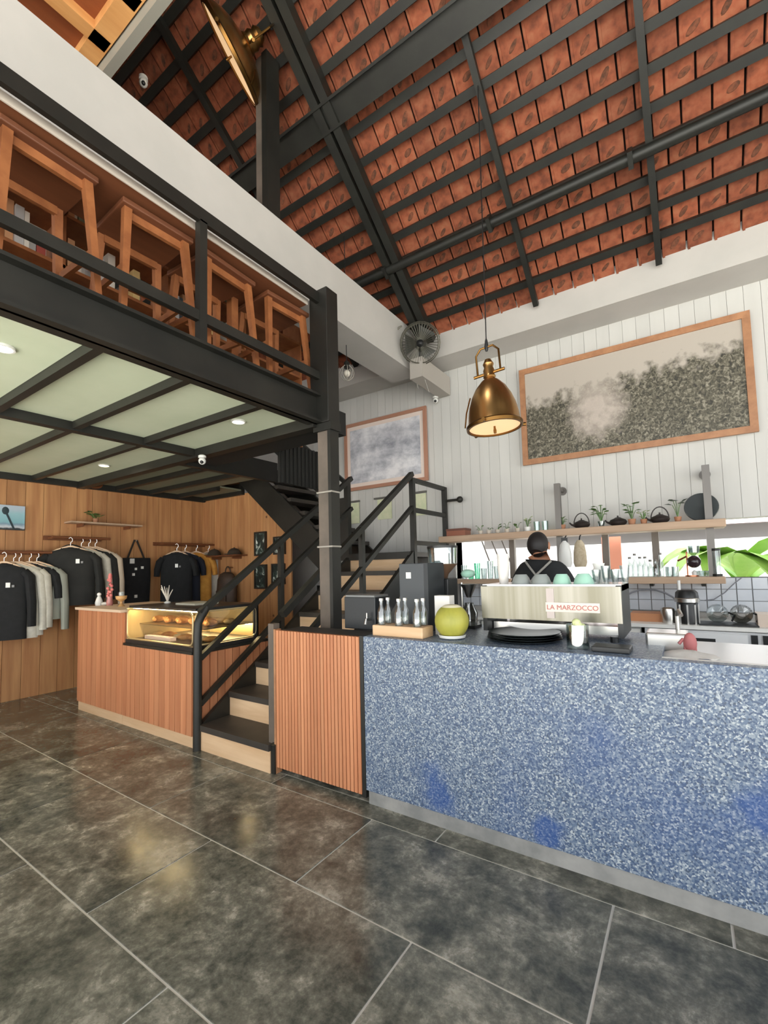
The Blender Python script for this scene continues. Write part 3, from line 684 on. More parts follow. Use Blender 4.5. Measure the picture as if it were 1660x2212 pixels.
# ================================================================== LAMPS
def pendant(c, diam, name, label, tilt=None, cord_top=None, k=1.0):
    t = thing(name, label, 'lamp', c); r = diam/2; c = Vector(c)
    T = tilt if tilt is not None else Matrix.Identity(3)
    def q(v): return T @ Vector(v)
    dome = [(r*1.0,0),(r*1.02,.01),(r*.98,.03),(r*.95,.09),(r*.88,.16),(r*.76,.23),(r*.58,.295),(r*.36,.345),(r*.20,.37),(r*.18,.385)]
    dome = [(a, z*k) for a, z in dome]
    b = MB(); b.lathe(dome+[(a*.965, z-.004) for a, z in reversed(dome)], c, 32, T, cap=False); b.build('dome', brass, t, smooth=True)
    b = MB(); b.lathe([(r*.99,-.014),(r*1.06,-.012),(r*1.07,.012),(r*1.02,.022),(r*.98,.02),(r*.97,-.012)], c, 32, T, cap=False); b.build('rim', M('dark_brass', rgb(124,90,48), .35, 1.0), t, smooth=True)
    b = MB(); b.lathe([(0.001,.004),(r*.96,.0)], c, 32, T, cap=False); b.build('diffuser', M('frosted_amber', rgb(236,190,140), .5, emit=(1,.66,.36), es=.35), t, smooth=True)
    MB().lathe([(.001,-.05),(.010,-.05),(.012,-.03),(.008,-.01),(.008,.004)], c, 10, T).build('finial', MATS['dark_brass'], t, smooth=True)
    top = .385*k
    MB().lathe([(r*.20,top-.01),(r*.24,top),(r*.20,top+.02),(r*.22,top+.05),(r*.17,top+.075),(r*.21,top+.10),(r*.12,top+.135),(.001,top+.14)], c, 16, T).build('cap', brass, t, smooth=True)
    yw = r*.46
    MB().tube([c+q((-yw,0,top+.03)), c+q((-yw,0,top+.19)), c+q((-yw*.55,0,top+.235)), c+q((yw*.55,0,top+.235)), c+q((yw,0,top+.19)), c+q((yw,0,top+.03))], .008, 8).build('yoke', MATS['dark_brass'], t, smooth=True)
    for s in (-1, 1):
        MB().tube([c+q((s*yw*1.35,0,top+.03)), c+q((s*r*.15,0,top+.03))], .012, 8).build('yoke_screw', MATS['dark_brass'], t, smooth=True)
    for a in (0, 120, 240):
        d = Vector((math.cos(R(a+150)), math.sin(R(a+150)), 0))
        MB().tube([c+q(d*r*1.05), c+q(d*r*1.18)], .014, 8).build('clamp', MATS['dark_brass'], t, smooth=True)
    d = Vector((-.85,-.5,0)).normalized()
    MB().tube([c+q(d*r*1.12+Vector((0,0,.01))), c+q(d*r*1.02+Vector((0,0,.12*k))), c+q(d*r*.82+Vector((0,0,.235*k)))], .006, 6).build('stay_rod', MATS['dark_brass'], t, smooth=True)
    a = c+q((0,0,top+.235))
    MB().lathe([(.010,-.03),(.016,0),(.010,.05),(.004,.07)], a, 10).build('strain_relief', blackplastic, t, smooth=True)
    MB().tube([a+Vector((0,0,.06)), cord_top], .0045, 6).build('cord', blackplastic, t)
    return t
c = PY(1069, 922, 3.2); top = RP(c.x, c.y, 0); tl_ = Matrix.Rotation(R(-3.5), 3, 'Y')
pendant(c, .385, 'pendant_lamp', 'brass bell pendant lamp hanging before the painted back wall', tl_, Vector((c.x-.02, c.y, RP(c.x, c.y, .0).z)))
d_ = ray(500, 122); tt = (ZE+math.tan(TH)*YE-CAMH)/(d_.z+math.tan(TH)*d_.y); c = CO+d_*(tt*.93)
ax = (ray(500+120, 122-92)-ray(500, 122)).normalized()
r0 = ray(500,122).normalized(); z_ = (ax-r0*ax.dot(r0)).normalized(); z_ = (z_+r0*.085).normalized(); x_ = (r0-z_*r0.dot(z_)).normalized(); y_ = z_.cross(x_)
T2 = Matrix((x_, y_, z_)).transposed()
pendant(c, .66, 'pendant_lamp', 'large brass dome lamp tilted sideways under the roof behind the steel post', T2, RP(c.x+.25, c.y+.1, .0), .42)
# wire cage lamp by the column
c = PY(750, 822, 3.6)
t = thing('cage_lamp', 'small wire cage bulb lamp hanging beside the dark steel column', 'lamp', c)
for a in range(0, 180, 45):
    d = Vector((math.cos(R(a)), math.sin(R(a)), 0)); pts = [c+d*(.075*math.sin(R(s)))+Vector((0,0,.08-.08*math.cos(R(s)))) for s in range(0, 361, 30)]
    MB().tube(pts, .003, 5).build('cage_wire', M('cage_grey', rgb(170,166,156), .4), t)
MB().ball(c+Vector((0,0,.075)), .035, 10, 8).build('bulb', M('pale_bulb', rgb(226,220,206), .3), t, smooth=True)
MB().lathe([(.028,.13),(.028,.19),(.012,.21)], c, 12).build('socket', steel, t, smooth=True)
MB().tube([c+Vector((0,0,.2)), Vector((c.x, c.y, RP(c.x, c.y, .02).z))], .004, 6).build('cord', blackplastic, t)
# recessed downlights
for p in ((5, 750), (515, 910), (225, 1005)):
    c = PZ(p[0], p[1], ZP-.002)
    t = thing('downlight', 'round recessed downlight in the pale green soffit', 'downlight', (c.x, c.y, ZP-.012), 'recessed downlights under the upper floor')
    MB().lathe([(.045,0),(.055,0),(.055,.012),(.045,.012)], (c.x, c.y, ZP-.012), 20, cap=False).build('ring', whitep, t, smooth=True)
    MB().lathe([(.001,.004),(.046,.004)], (c.x, c.y, ZP-.012), 20, cap=False).build('lens', M('lit_lens', (1,.9,.7), emit=(1,.86,.62), es=12), t)
    ld = bpy.data.lights.new('downlight_lamp', 'SPOT'); ld.energy = 7; ld.color = (1,.80,.56); ld.spot_size = R(120); ld.spot_blend = .7; ld.shadow_soft_size = .05
    lo = bpy.data.objects.new('downlight_lamp', ld); COL.objects.link(lo); lo.parent = t; lo.location = (0,0,-.01)
# security cameras
def cctv(c, label, d):
    t = thing('security_camera', label, 'camera', c); c = Vector(c)
    MB().lathe([(.035,0),(.035,.02),(.02,.03)], c, 14).build('mount', whitep, t, smooth=True)
    d = Vector(d).normalized(); h = c+Vector((0,0,-.03))
    MB().ball(h, .034, 12, 8).build('housing', whitep, t, smooth=True)
    MB().ball(h+d*.024, .018, 10, 6).build('lens', blackplastic, t, smooth=True)
c = PY(941, 852, 5.03); c.z -= .05; cctv(c, 'small white dome camera on the white wall under the wall fan', (.3,-.8,-.5))
c = PY(437, 997, 2.55); cctv((c.x, c.y, 2.475), 'white security camera under the girder of the upper floor', (.6,-.6,-.5))
c = PX(310, 172, -3.6); cctv(c, 'white security camera under the dark roof above the concrete beam', (.6,-.3,-.7))
# wall fan
FC = PY(908, 742, 4.36); FC_ = FC.copy()
t = thing('cage_fan', 'dark wall fan in a wire guard on a grey bracket above the kitchen', 'fan', (FC.x, 4.8, 3.53))
fd = Vector((.42, -.80, -.42)).normalized(); fx = fd.cross(Vector((0,0,1))).normalized(); fy = fx.cross(fd).normalized()
TF = Matrix((fx, fy, fd)).transposed(); fr_ = .225
MB().box(-2.52, -2.36, 4.37, 5.09, 3.535, 3.765).build('bracket', M('bracket_grey', rgb(170,164,156), .6), t)
guard = M('guard_wire', rgb(96,94,84), .4, .6)
for z in (-.06, .0, .07):
    rr_ = fr_*(1 if abs(z) < .05 else .92); MB().tube([FC+TF@Vector((rr_*math.cos(R(a)), rr_*math.sin(R(a)), z)) for a in range(0, 360, 15)], .006, 6, closed=True).build('guard_ring', guard, t, smooth=True)
gw = MB()
for a in range(0, 360, 9):
    ca, sa = math.cos(R(a)), math.sin(R(a)); gw.tube([FC+TF@Vector((rr*ca, rr*sa, zz)) for rr, zz in ((.04,.075),(fr_*.92,.07),(fr_,0),(fr_*.92,-.06),(.04,-.065))], .0018, 4)
gw.build('guard_wires', guard, t); t.children[-1]['kind'] = 'stuff'
MB().lathe([(.055,-.13),(.07,-.10),(.07,-.03),(.03,.02),(.001,.03)], FC, 16, TF).build('motor', blackplastic, t, smooth=True)
for k in range(3):
    a0 = k*120; b = MB(); rows = []
    for rr in (.03, .10, .16, .20):
        for s in (-1, 1):
            a = R(a0+s*(34 if rr > .05 else 20)); rows.append(TF@Vector((rr*math.cos(a), rr*math.sin(a), s*.025))+FC)
    vs = rows+[p+fd*.004 for p in rows]
    fs = []
    for i in range(3): fs += [(2*i,2*i+1,2*i+3,2*i+2), (8+2*i,8+2*i+2,8+2*i+3,8+2*i+1)]
    fs += [(0,2,10,8),(2,4,12,10),(4,6,14,12),(1,9,11,3),(3,11,13,5),(5,13,15,7),(0,8,9,1),(6,7,15,14)]
    b.add(vs, fs).build('blade', M('fan_blade', rgb(54,54,48), .4), t)
a = FC-fd*.12; MB().bar(a, Vector((-2.44, 4.5, 3.76)), .04, .04).build('fan_arm', blackplastic, t)
MB().tube([FC+fx*.2+TF@Vector((.10*math.cos(R(s)), .20*math.sin(R(s)), -.1)) for s in range(-90, 91, 20)], .008, 6).build('yoke_ring', guard, t, smooth=True)
MB().tube([FC+Vector((-.16,0,-.1)), FC+Vector((-.15,.2,-.42))], .003, 5).build('pull_cord', M('pull_cord', rgb(170,166,158), .6), t)
MB().tube([FC+Vector((-.02,0,-.2)), FC+Vector((-.01,.2,-.5))], .003, 5).build('pull_cord', MATS['pull_cord'], t)

# ================================================================== PICTURES ON THE BACK WALL
def framed(x0, x1, z0, z1, y, fw, label, mt, fm=None, mat_w=0, lean=0, name='framed_picture'):
    t = thing(name, label, 'picture', ((x0+x1)/2, y, z0)); fm = fm or framewood
    for a, b, c, d in ((x0, x1, z1-fw, z1), (x0, x1, z0, z0+fw)): MB().box(a, b, y-.035, y-.002, c, d).build('frame_rail', fm, t)
    for a, b in ((x0, x0+fw), (x1-fw, x1)): MB().box(a, b, y-.035, y-.002, z0+fw, z1-fw).build('frame_stile', fm, t)
    if mat_w:
        MB().box(x0+fw, x1-fw, y-.016, y-.006, z0+fw, z1-fw).build('mount', M('mount_white', rgb(222,206,196), .8), t)
    q = fw+mat_w
    MB().box(x0+q, x1-q, y-.020, y-.014, z0+q, z1-q).build('print', mt, t)
    return t
m, N, L, P = nodes_mat('misty_field_print')
tc = N.new('ShaderNodeTexCoord'); sp = N.new('ShaderNodeSeparateXYZ'); L.new(tc.outputs['Generated'], sp.inputs[0])
mp = N.new('ShaderNodeMapping'); mp.inputs['Scale'].default_value = (2.2, 1, 1); L.new(tc.outputs['Generated'], mp.inputs[0])
big = N.new('ShaderNodeTexNoise'); big.inputs['Scale'].default_value = 9; big.inputs['Detail'].default_value = 5; L.new(mp.outputs[0], big.inputs[0])
fine = N.new('ShaderNodeTexNoise'); fine.inputs['Scale'].default_value = 30; fine.inputs['Detail'].default_value = 4; fine.inputs['Distortion'].default_value = 1.2; L.new(mp.outputs[0], fine.inputs[0])
def math_(op, a, b=None):
    n = N.new('ShaderNodeMath'); n.operation = op
    for i, q in enumerate((a, b)):
        if q is None: continue
        if isinstance(q, (int, float)): n.inputs[i].default_value = q
        else: L.new(q, n.inputs[i])
    return n.outputs[0]
edge_h = math_('ADD', math_('MULTIPLY', sp.outputs['X'], .16), .44)                  # tree line rises to the right
hh = math_('ADD', math_('SUBTRACT', sp.outputs['Z'], edge_h), math_('MULTIPLY', math_('SUBTRACT', big.outputs[0], .5), .55))
mk = N.new('ShaderNodeMapRange'); mk.inputs[1].default_value = .10; mk.inputs[2].default_value = .24; L.new(hh, mk.inputs[0])
folr = ramp(N, [(.34, rgb(44,42,34)), (.47, rgb(80,76,62)), (.56, rgb(104,99,84)), (.70, rgb(150,144,128))]); L.new(fine.outputs[0], folr.inputs[0])
dx = math_('SUBTRACT', sp.outputs['X'], .37); dz = math_('SUBTRACT', sp.outputs['Z'], .42)
dd = math_('ADD', math_('MULTIPLY', math_('MULTIPLY', dx, dx), 40), math_('MULTIPLY', math_('MULTIPLY', dz, dz), 9))
dd2 = math_('ADD', dd, math_('MULTIPLY', math_('SUBTRACT', big.outputs[0], .5), 1.6))
sm = N.new('ShaderNodeMapRange'); sm.inputs[1].default_value = .05; sm.inputs[2].default_value = 1.1; sm.inputs[3].default_value = .85; sm.inputs[4].default_value = 0; L.new(dd2, sm.inputs[0])
mx1 = N.new('ShaderNodeMix'); mx1.data_type = 'RGBA'; L.new(sm.outputs[0], mx1.inputs[0]); L.new(folr.outputs[0], mx1.inputs[6]); mx1.inputs[7].default_value = (*rgb(190,178,168), 1)
mx2 = N.new('ShaderNodeMix'); mx2.data_type = 'RGBA'; L.new(mk.outputs[0], mx2.inputs[0]); L.new(mx1.outputs[2], mx2.inputs[6]); mx2.inputs[7].default_value = (*rgb(178,169,158), 1)
L.new(mx2.outputs[2], P.inputs['Base Color']); P.inputs['Roughness'].default_value = .5
framed(-1.482, .575, 2.505, 3.60, YB-.02, .06, 'wide wood framed photograph of misty grassland above the kitchen shelf', m)
m, N, L, P = nodes_mat('cloud_print')
tc = N.new('ShaderNodeTexCoord'); nz = N.new('ShaderNodeTexNoise'); nz.inputs['Scale'].default_value = 2.6; nz.inputs['Detail'].default_value = 8; nz.inputs['Roughness'].default_value = .68; L.new(tc.outputs['Generated'], nz.inputs[0])
cr = ramp(N, [(.34, rgb(134,136,146)), (.48, rgb(184,185,192)), (.62, rgb(224,223,226))]); L.new(nz.outputs[0], cr.inputs[0]); L.new(cr.outputs[0], P.inputs['Base Color']); P.inputs['Roughness'].default_value = .5
framed(-4.05, -2.70, 2.50, 3.47, YB-.01, .045, 'grey cloudy print in a wooden frame on the wall behind the stairs', m, M('reddish_frame', rgb(168,122,100), .5), .055)
card = M('pale_green_card', rgb(214,214,184), .8, c2=rgb(196,204,168), scale=12)
for i, (u0, u1, v0, v1) in enumerate(((755, 777, 1088, 1130), (816, 847, 1080, 1120), (897, 922, 1068, 1112))):
    a, b = PY(u0, v0, YB-.01), PY(u1, v1, YB-.01)
    t = thing('picture_card', ('pale green card on the wall beside the stair newel post', 'pale green card on the wall behind the stair handrail', 'pale green card on the wall behind the landing post')[i], 'card', ((a.x+b.x)/2, YB-.012, b.z))
    MB().box(a.x, b.x, YB-.016, YB-.004, b.z, a.z).build('sheet', card, t); MB().box(a.x-.05, b.x+.01, YB-.03, YB-.004, a.z+.008, a.z+.03).build('hanging_bar', M('bar_grey', rgb(96,94,88), .5), t)
a, b = PY(690, 1282, YB-.01), PY(706, 1303, YB-.01)
t = thing('picture_card', 'small dark framed yellow card low on the wall under the staircase', 'card', (a.x, YB-.012, b.z))
MB().box(a.x-.04, b.x+.04, YB-.014, YB-.004, b.z-.05, a.z+.12).build('frame', steel, t); MB().box(a.x, b.x+.02, YB-.018, YB-.013, b.z, a.z+.0).build('sheet', M('yellow_card', rgb(206,190,140), .8), t)
# ================================================================== KITCHEN SHELVES
SYF = 4.75; SZ = 1.745
o = MB().box(-2.42, .28, SYF, 5.02, SZ-.07, SZ).build('shelf_board', shelfwood, None, bevel=.006); tag(o, 'long pale wooden shelf board running across the kitchen opening', 'shelf')
galv = M('galvanised_post', rgb(104,100,96), .4, .5)
for u, vt, zb, lb in ((1204, 1045, 1.42, 'middle'), (1524, 1005, 1.2551, 'end')):
    p = PY(u, vt, 4.86)
    for za, zc, q in ((SZ+.0005, p.z, 'upper'), (zb, SZ-.0705, 'lower')):
        t = thing('shelf_post', q+' half of the '+lb+' steel post '+('above' if q == 'upper' else 'below')+' the long shelf board', 'post', (p.x, 4.86, za))
        MB().box(p.x-.028, p.x+.028, 4.832, 4.888, za, zc).build('tube', galv, t)
        if q == 'lower': continue
        MB().tube([(p.x, 4.888, p.z-.05), (p.x, 5.095, p.z-.05)], .022, 10).build('wall_anchor', galv, t, smooth=True)
        MB().lathe([(.045,0),(.045,.02)], (p.x, 5.095, p.z-.05), 14, Matrix.Rotation(R(90), 3, 'X')).build('anchor_plate', galv, t, smooth=True)
p = PY(984, 1080, 5.02); t = thing('rail_stop', 'black knob on a short bar fixed to the landing rail post', 'knob', (p.x, 5.02, p.z))
MB().tube([(-2.4338, 5.02, p.z), (p.x+.06, 5.02, p.z)], .016, 8).build('bar', steel, t, smooth=True); MB().ball((p.x+.06, 5.02, p.z), .04, 10, 8).build('knob', steel, t, smooth=True)
t = thing('hanging_shelf', 'short pale wooden shelf holding glassware below the long shelf', 'shelf', (-.1, 4.9, 1.2))
MB().box(-.50, .25, SYF, 5.02, 1.195, 1.255).build('shelf_board', shelfwood, t, bevel=.005)
for x in (-.3, .1): MB().box(x-.015, x+.015, 4.9, 5.09, 1.165, 1.194).build('bracket', steel, t)
t = thing('hanging_shelf', 'short wooden shelf behind the coffee grinder hopper', 'shelf', (-1.95, 4.9, 1.2))
MB().box(-2.30, -1.58, SYF, 5.02, 1.195, 1.245).build('shelf_board', shelfwood, t, bevel=.005)
for x in (-2.15, -1.72): MB().box(x-.015, x+.015, 4.9, 5.09, 1.165, 1.194).build('bracket', steel, t)

def on_shelf(u, y=4.86, z=SZ): p = PY(u, 1130, y); return Vector((p.x, y, z))
def plant(c, label, h, n, leafl, pot, cat='plant', seed=1, name='potted_plant', mt=None, potm=None, group=None):
    t = thing(name, label, cat, c, group); rn = random.Random(seed); c = Vector(c)
    MB().lathe([(pot*.75,0),(pot,.0+pot*1.6),(pot*.86,pot*1.6),(pot*.7,pot*.3)], c, 14).build('pot', potm or terr, t, smooth=True)
    for i in range(n):
        q = rn.uniform(0, 6.28); sp = rn.uniform(.15, .6)*leafl; hh = rn.uniform(.55, 1.0)*h
        a = c+Vector((0,0,pot*1.3)); b = c+Vector((sp*.5*math.cos(q), sp*.5*math.sin(q), hh*.7)); e = c+Vector((sp*math.cos(q), sp*math.sin(q), hh))
        stm = MB().tube([a, b, e], .0025, 5).build('stem', leaf, t)
        d = Vector((math.cos(q), math.sin(q), rn.uniform(-.2,.5))).normalized(); s_ = Vector((-math.sin(q), math.cos(q), 0)); L_ = leafl*rn.uniform(.5,.8); w_ = L_*.5
        up = d.cross(s_)
        lf = MB().add([e, e+d*L_*.4+s_*w_, e+d*L_, e+d*L_*.4-s_*w_, e+d*L_*.45+up*w_*.3, e-up*.002, e+d*L_*.4+up*.002], [(0,1,4),(1,2,4),(2,3,4),(3,0,4)])
        lf.build('leaf', mt or leaf, stm)
    return t
jar = GL('pale_glass', (.74,.79,.79), .18)
for i, (u, h, n) in enumerate(((1038,.10,4), (1056,.08,3), (1075,.11,4), (1095,.12,4), (1118,.10,4))):
    plant(on_shelf(u), 'tiny succulent in a small pot in the row beside the wooden box', h, n, .06, .028, seed=20+i, group='row of tiny potted succulents on the long shelf', potm=M('pot_grey', rgb(196,186,172), .7))
plant(on_shelf(1140), 'pale green herb growing in a glass beside the tiny succulents', .15, 14, .06, .032, seed=31, mt=M('pale_leaf', rgb(168,182,132), .6, rand=.1), potm=whitep)
plant(on_shelf(1216), 'thin dark sprig in a pot against the middle shelf post', .14, 8, .05, .03, seed=32)
plant(on_shelf(1300), 'tall leafy green plant standing between two black teapots', .22, 18, .085, .035, seed=33, potm=jar)
plant(on_shelf(1366), 'bushy small plant in a terracotta pot on the long shelf', .20, 15, .08, .035, seed=34)
plant(on_shelf(1392), 'small pale plant in a terracotta pot left of the handled teapot', .13, 10, .055, .03, seed=35, mt=MATS['pale_leaf'])
plant(on_shelf(1466), 'dark broad-leaved plant standing beside the big black round tray', .20, 6, .10, .03, seed=36, mt=M('dark_leaf', rgb(60,72,58), .5))
for i, u in enumerate((1160, 1178)):
    c = on_shelf(u); o = MB().lathe([(.03,0),(.034,.10),(.03,.10),(.027,.006)], c, 14, cap=False).build('glass_jar', GL('green_glass', (.8,.9,.86), .2), None, smooth=True); tag(o, 'short greenish glass jar on the long shelf beside the pale herb', 'jar', 'green glass jars on the long shelf')
iron = M('cast_iron', rgb(40,32,30), .55)
def teapot(c, label, handle=True):
    t = thing('teapot', label, 'teapot', c); c0 = Vector(c); t.scale = (.84,.84,.84); c = Vector(c)
    MB().lathe([(.05,0),(.085,.02),(.095,.045),(.08,.07),(.045,.085)], c, 20).build('body', iron, t, smooth=True)
    MB().lathe([(.045,.083),(.03,.095),(.008,.10),(.010,.115),(.001,.12)], c, 16).build('lid', iron, t, smooth=True)
    MB().tube([c+Vector((-.08,0,.035)), c+Vector((-.115,0,.05)), c+Vector((-.135,0,.075))], [.016,.011,.008], 8).build('spout', iron, t, smooth=True)
    if handle: MB().tube([c+Vector((.085*math.cos(R(a)), 0, .05+.13*math.sin(R(a)))) for a in range(0, 181, 15)], .006, 6).build('handle', iron, t, smooth=True)
teapot(on_shelf(1257), 'black iron teapot with raised handle beside the middle shelf post')
teapot(on_shelf(1336), 'low black iron teapot without raised handle on the long shelf', False)
teapot(on_shelf(1427), 'black iron teapot with raised handle between the terracotta pots and dark-leaved plant')
c = on_shelf(1518, 4.93); o = MB().lathe([(.001,-.008),(.118,-.008),(.13,.0),(.126,.01),(.001,.004)], c+Vector((0,0,.127)), 36, Matrix.Rotation(R(80), 3, 'X')).build('round_tray', M('dark_tray', rgb(44,50,50), .4), None, smooth=True)
tag(o, 'big round black tray leaning against the end post of the long shelf', 'tray')
a, b = on_shelf(970), on_shelf(1010)
t = thing('wooden_box', 'low reddish wooden box at the stair end of the long shelf', 'box', (a.x+.08, 4.86, SZ))
MB().box(a.x, b.x, 4.79, 4.95, SZ, SZ+.06).build('body', M('red_wood', rgb(140,84,62), .5), t); MB().box(a.x-.004, b.x+.004, 4.786, 4.954, SZ+.06, SZ+.085).build('lid', M('dark_red_wood', rgb(104,62,48), .5), t)

# glassware on the low shelves
rn = random.Random(9); k = 0
for u in range(1356, 1432, 11):
    c = on_shelf(u, 4.84, 1.255); h = rn.choice((.14, .17, .20)); t = thing('glass_bottle', 'clear glass bottle with grey cap in the row on the short shelf', 'bottle', c, 'glass bottles on the short shelf')
    MB().lathe([(.022,0),(.024,.01),(.024,h*.62),(.011,h*.78),(.011,h)], c, 12).build('body', jar, t, smooth=True); MB().lathe([(.013,h),(.013,h+.018)], c, 10).build('cap', galv, t)
for u in (1440, 1452):
    c = on_shelf(u, 4.84, 1.255); o = MB().lathe([(.03,0),(.034,.09),(.031,.09),(.028,.005)], c, 14, cap=False).build('drinking_glass', jar, None, smooth=True); tag(o, 'short drinking glass beside the bottles on the short shelf', 'glass', 'drinking glasses on the short shelf')
c = on_shelf(1488, 4.84, 1.255)
t = thing('syphon_brewer', 'small copper and black syphon brewer on the short shelf', 'coffee brewer', c)
MB().lathe([(.05,0),(.05,.012)], c, 16).build('base', M('copper', rgb(190,120,90), .3, 1.0), t, smooth=True)
MB().tube([c+Vector((-.03,0,.01)), c+Vector((-.03,0,.22))], .006, 8).build('stand', MATS['copper'], t)
MB().ball(c+Vector((.02,0,.13)), .055, 14, 10).build('lower_globe', M('dark_coffee_glass', rgb(50,36,40), .15), t, smooth=True)
MB().lathe([(.012,.18),(.045,.21),(.05,.27),(.046,.27),(.040,.21)], c+Vector((.02,0,0)), 14, cap=False).build('upper_chamber', jar, t, smooth=True)
MB().tube([c+Vector((-.03,0,.18)), c+Vector((-.10,0,.14))], .008, 8).build('handle', MATS['copper'], t)
MB().lathe([(.02,.012),(.022,.04),(.006,.055)], c+Vector((.02,0,0)), 10).build('burner', whitep, t, smooth=True)
c = on_shelf(1512, 4.84, 1.255); o = MB().lathe([(.04,0),(.048,.05),(.044,.05),(.036,.006)], c, 16, cap=False).build('glass_bowl', jar, None, smooth=True); tag(o, 'small glass bowl right of the syphon brewer', 'bowl')
c = on_shelf(1543, 4.84, 1.255); t = thing('glass_canister', 'tall clear glass canister with dark lid at the end of the short shelf', 'canister', c)
MB().lathe([(.03,0),(.03,.22)], c, 14, cap=False).build('body', jar, t, smooth=True); MB().lathe([(.036,0),(.036,.02)], c, 14).build('base', steel, t); MB().lathe([(.032,.22),(.032,.24)], c, 14).build('lid', steel, t)
for i, u in enumerate(range(1000, 1085, 14)):
    c = on_shelf(u, 4.84, 1.245); h = (.16,.10,.18,.12,.2,.14)[i % 6]
    o = MB().lathe([(.03,0),(.036,h),(.033,h),(.028,.006)], c, 14, cap=False).build('drinking_glass', jar if i not in (1,2) else GL('mint_glass', (.55,.85,.74), .2), None, smooth=True)
    tag(o, 'mint tinted glass on the shelf behind the grinder' if i in (1,2) else 'clear drinking glass on the shelf behind the grinder', 'glass', 'glasses behind the grinder')
# two aprons / cloth bags hung from the long shelf
for i, (u, mt, lb) in enumerate(((1221, whitep, 'white cloth with black ties hanging from the long shelf'), (1253, M('beige_cloth', rgb(196,184,160), .9, c2=rgb(176,160,134), scale=30), 'beige oven mitt hanging from the long shelf'))):
    c = PY(u, 1205, 4.68); t = thing('hanging_cloth', lb, 'cloth', (c.x, 4.70, 1.36))
    rs = []
    for z, wd, d in ((1.36,.05,.02),(1.40,.062,.03),(1.50,.058,.032),(1.58,.045,.028),(1.62,.02,.015)):
        rs.append([Vector((c.x+wd*math.cos(R(a)), 4.70+d*math.sin(R(a)), z)) for a in range(0, 360, 30)])
    MB().rings(rs).build('cloth', mt, t, smooth=True); MB().tube([(c.x, 4.70, 1.61), (c.x, 4.74, 1.66), (c.x, 4.78, 1.67)], .006, 6).build('hanging_loop', blacksoft, t)
    if i == 0: MB().box(c.x-.03, c.x+.03, 4.69, 4.73, 1.60, 1.65).build('clip', blackplastic, t)

# ================================================================== BACK COUNTER
BY = 4.45; BZ = .87
o = MB().box(-2.3, 2.5, BY, 5.095, BZ-.03, BZ).build('back_worktop', whitep); tag(o, 'long white worktop along the tiled kitchen wall', 'worktop')
for i in range(8):
    x0 = -2.3+i*.485 if i < 4 else .57+(i-4)*.48; x1 = x0+.475
    t = thing('base_cabinet', ('first','second','third','fourth')[i % 4]+(' white base cabinet under the back worktop counted from the stairs' if i < 4 else ' white base cabinet under the back worktop counted from the fridge'), 'cabinet', ((x0+x1)/2, 4.75, 0), 'white base cabinets under the back worktop')
    MB().box(x0, x1, BY+.03, 5.08, .08, BZ-.031).build('carcass', M('cabinet_grey', rgb(178,178,176), .5), t); MB().box(x0, x1, BY+.08, 5.06, 0, .08).build('plinth', steel, t)
    MB().box(x0+.006, x1-.006, BY+.01, BY+.03, .1, BZ-.05).build('cabinet_door', whitep, t); dr = t.children[-1]; MB().box(x1-.05, x1-.03, BY-.002, BY+.01, BZ-.2, BZ-.08).build('handle', chrome, dr)
t = thing('undercounter_fridge', 'white undercounter fridge with a black handle slot', 'fridge', (.1, 4.7, .0))
MB().box(-.34, .55, BY-.02, 5.05, .0, BZ-.035).build('body', M('fridge_grey', rgb(196,198,200), .4), t)
a = PY(1500, 1380, BY-.03); b = PY(1604, 1430, BY-.03)
dr = MB().box(-.06, .34, BY-.04, BY-.02, .1, BZ-.05).build('door', M('fridge_white', rgb(226,228,230), .35), t)
MB().box(.0, .14, BY-.046, BY-.04, BZ-.12, BZ-.09).build('handle_slot', blackplastic, dr)
MB().box(.36, .40, BY-.03, BY-.02, .1, BZ-.05).build('door_gap', blackplastic, t); MB().box(.43, .50, BY-.03, BY-.02, .1, BZ-.05).build('grille', blackplastic, t)
def on_back(u, y=4.62): p = PY(u, 1345, y); return Vector((p.x, y, BZ))
c = on_back(1488, 4.60)
t = thing('coffee_grinder', 'black and chrome grinder standing on the back counter', 'grinder', c)
MB().lathe([(.075,0),(.075,.17),(.07,.18)], c, 20).build('body', blackplastic, t, smooth=True)
for a in range(0, 360, 45): MB().box(c.x+.076*math.cos(R(a))-.006, c.x+.076*math.cos(R(a))+.006, c.y+.076*math.sin(R(a))-.006, c.y+.076*math.sin(R(a))+.006, .9-.03, 1.03).build('chrome_rib', chrome, t)
MB().lathe([(.09,.18),(.09,.21),(.085,.215)], c, 20).build('collar', chrome, t, smooth=True); MB().lathe([(.085,.21),(.08,.26),(.06,.28)], c, 20).build('head', blackplastic, t, smooth=True)
MB().lathe([(.012,.27),(.012,.36)], c+Vector((-.05,0,0)), 10).build('spout', whitep, t)
c = on_back(1562, 4.62)
for i in range(2):
    cc = on_back(1552+52*i, 4.64); t = thing('glass_carafe', ('glass carafe lying beside the black grinder', 'dark glass carafe lying beside the clear one')[i], 'carafe', cc); MX = Matrix.Rotation(R(75), 3, 'X')
    MB().lathe([(.03,-.07),(.07,-.06),(.075,0),(.05,.06),(.04,.10)], cc+Vector((0,0,.09)), 16, MX, cap=False).build('body', jar if i == 0 else GL('smoke_glass', (.45,.45,.42), .2), t, smooth=True)
    MB().tube([cc+Vector((.07,-.03,.10)), cc+Vector((.11,-.03,.08)), cc+Vector((.09,-.03,.03))], .008, 6).build('handle', blackplastic, t, smooth=True)
o = MB().box(c.x-.16, c.x+.22, 4.5, 4.75, BZ, BZ+.012).build('drip_mat', blackplastic); tag(o, 'flat black mat under the lying glass carafes', 'mat')
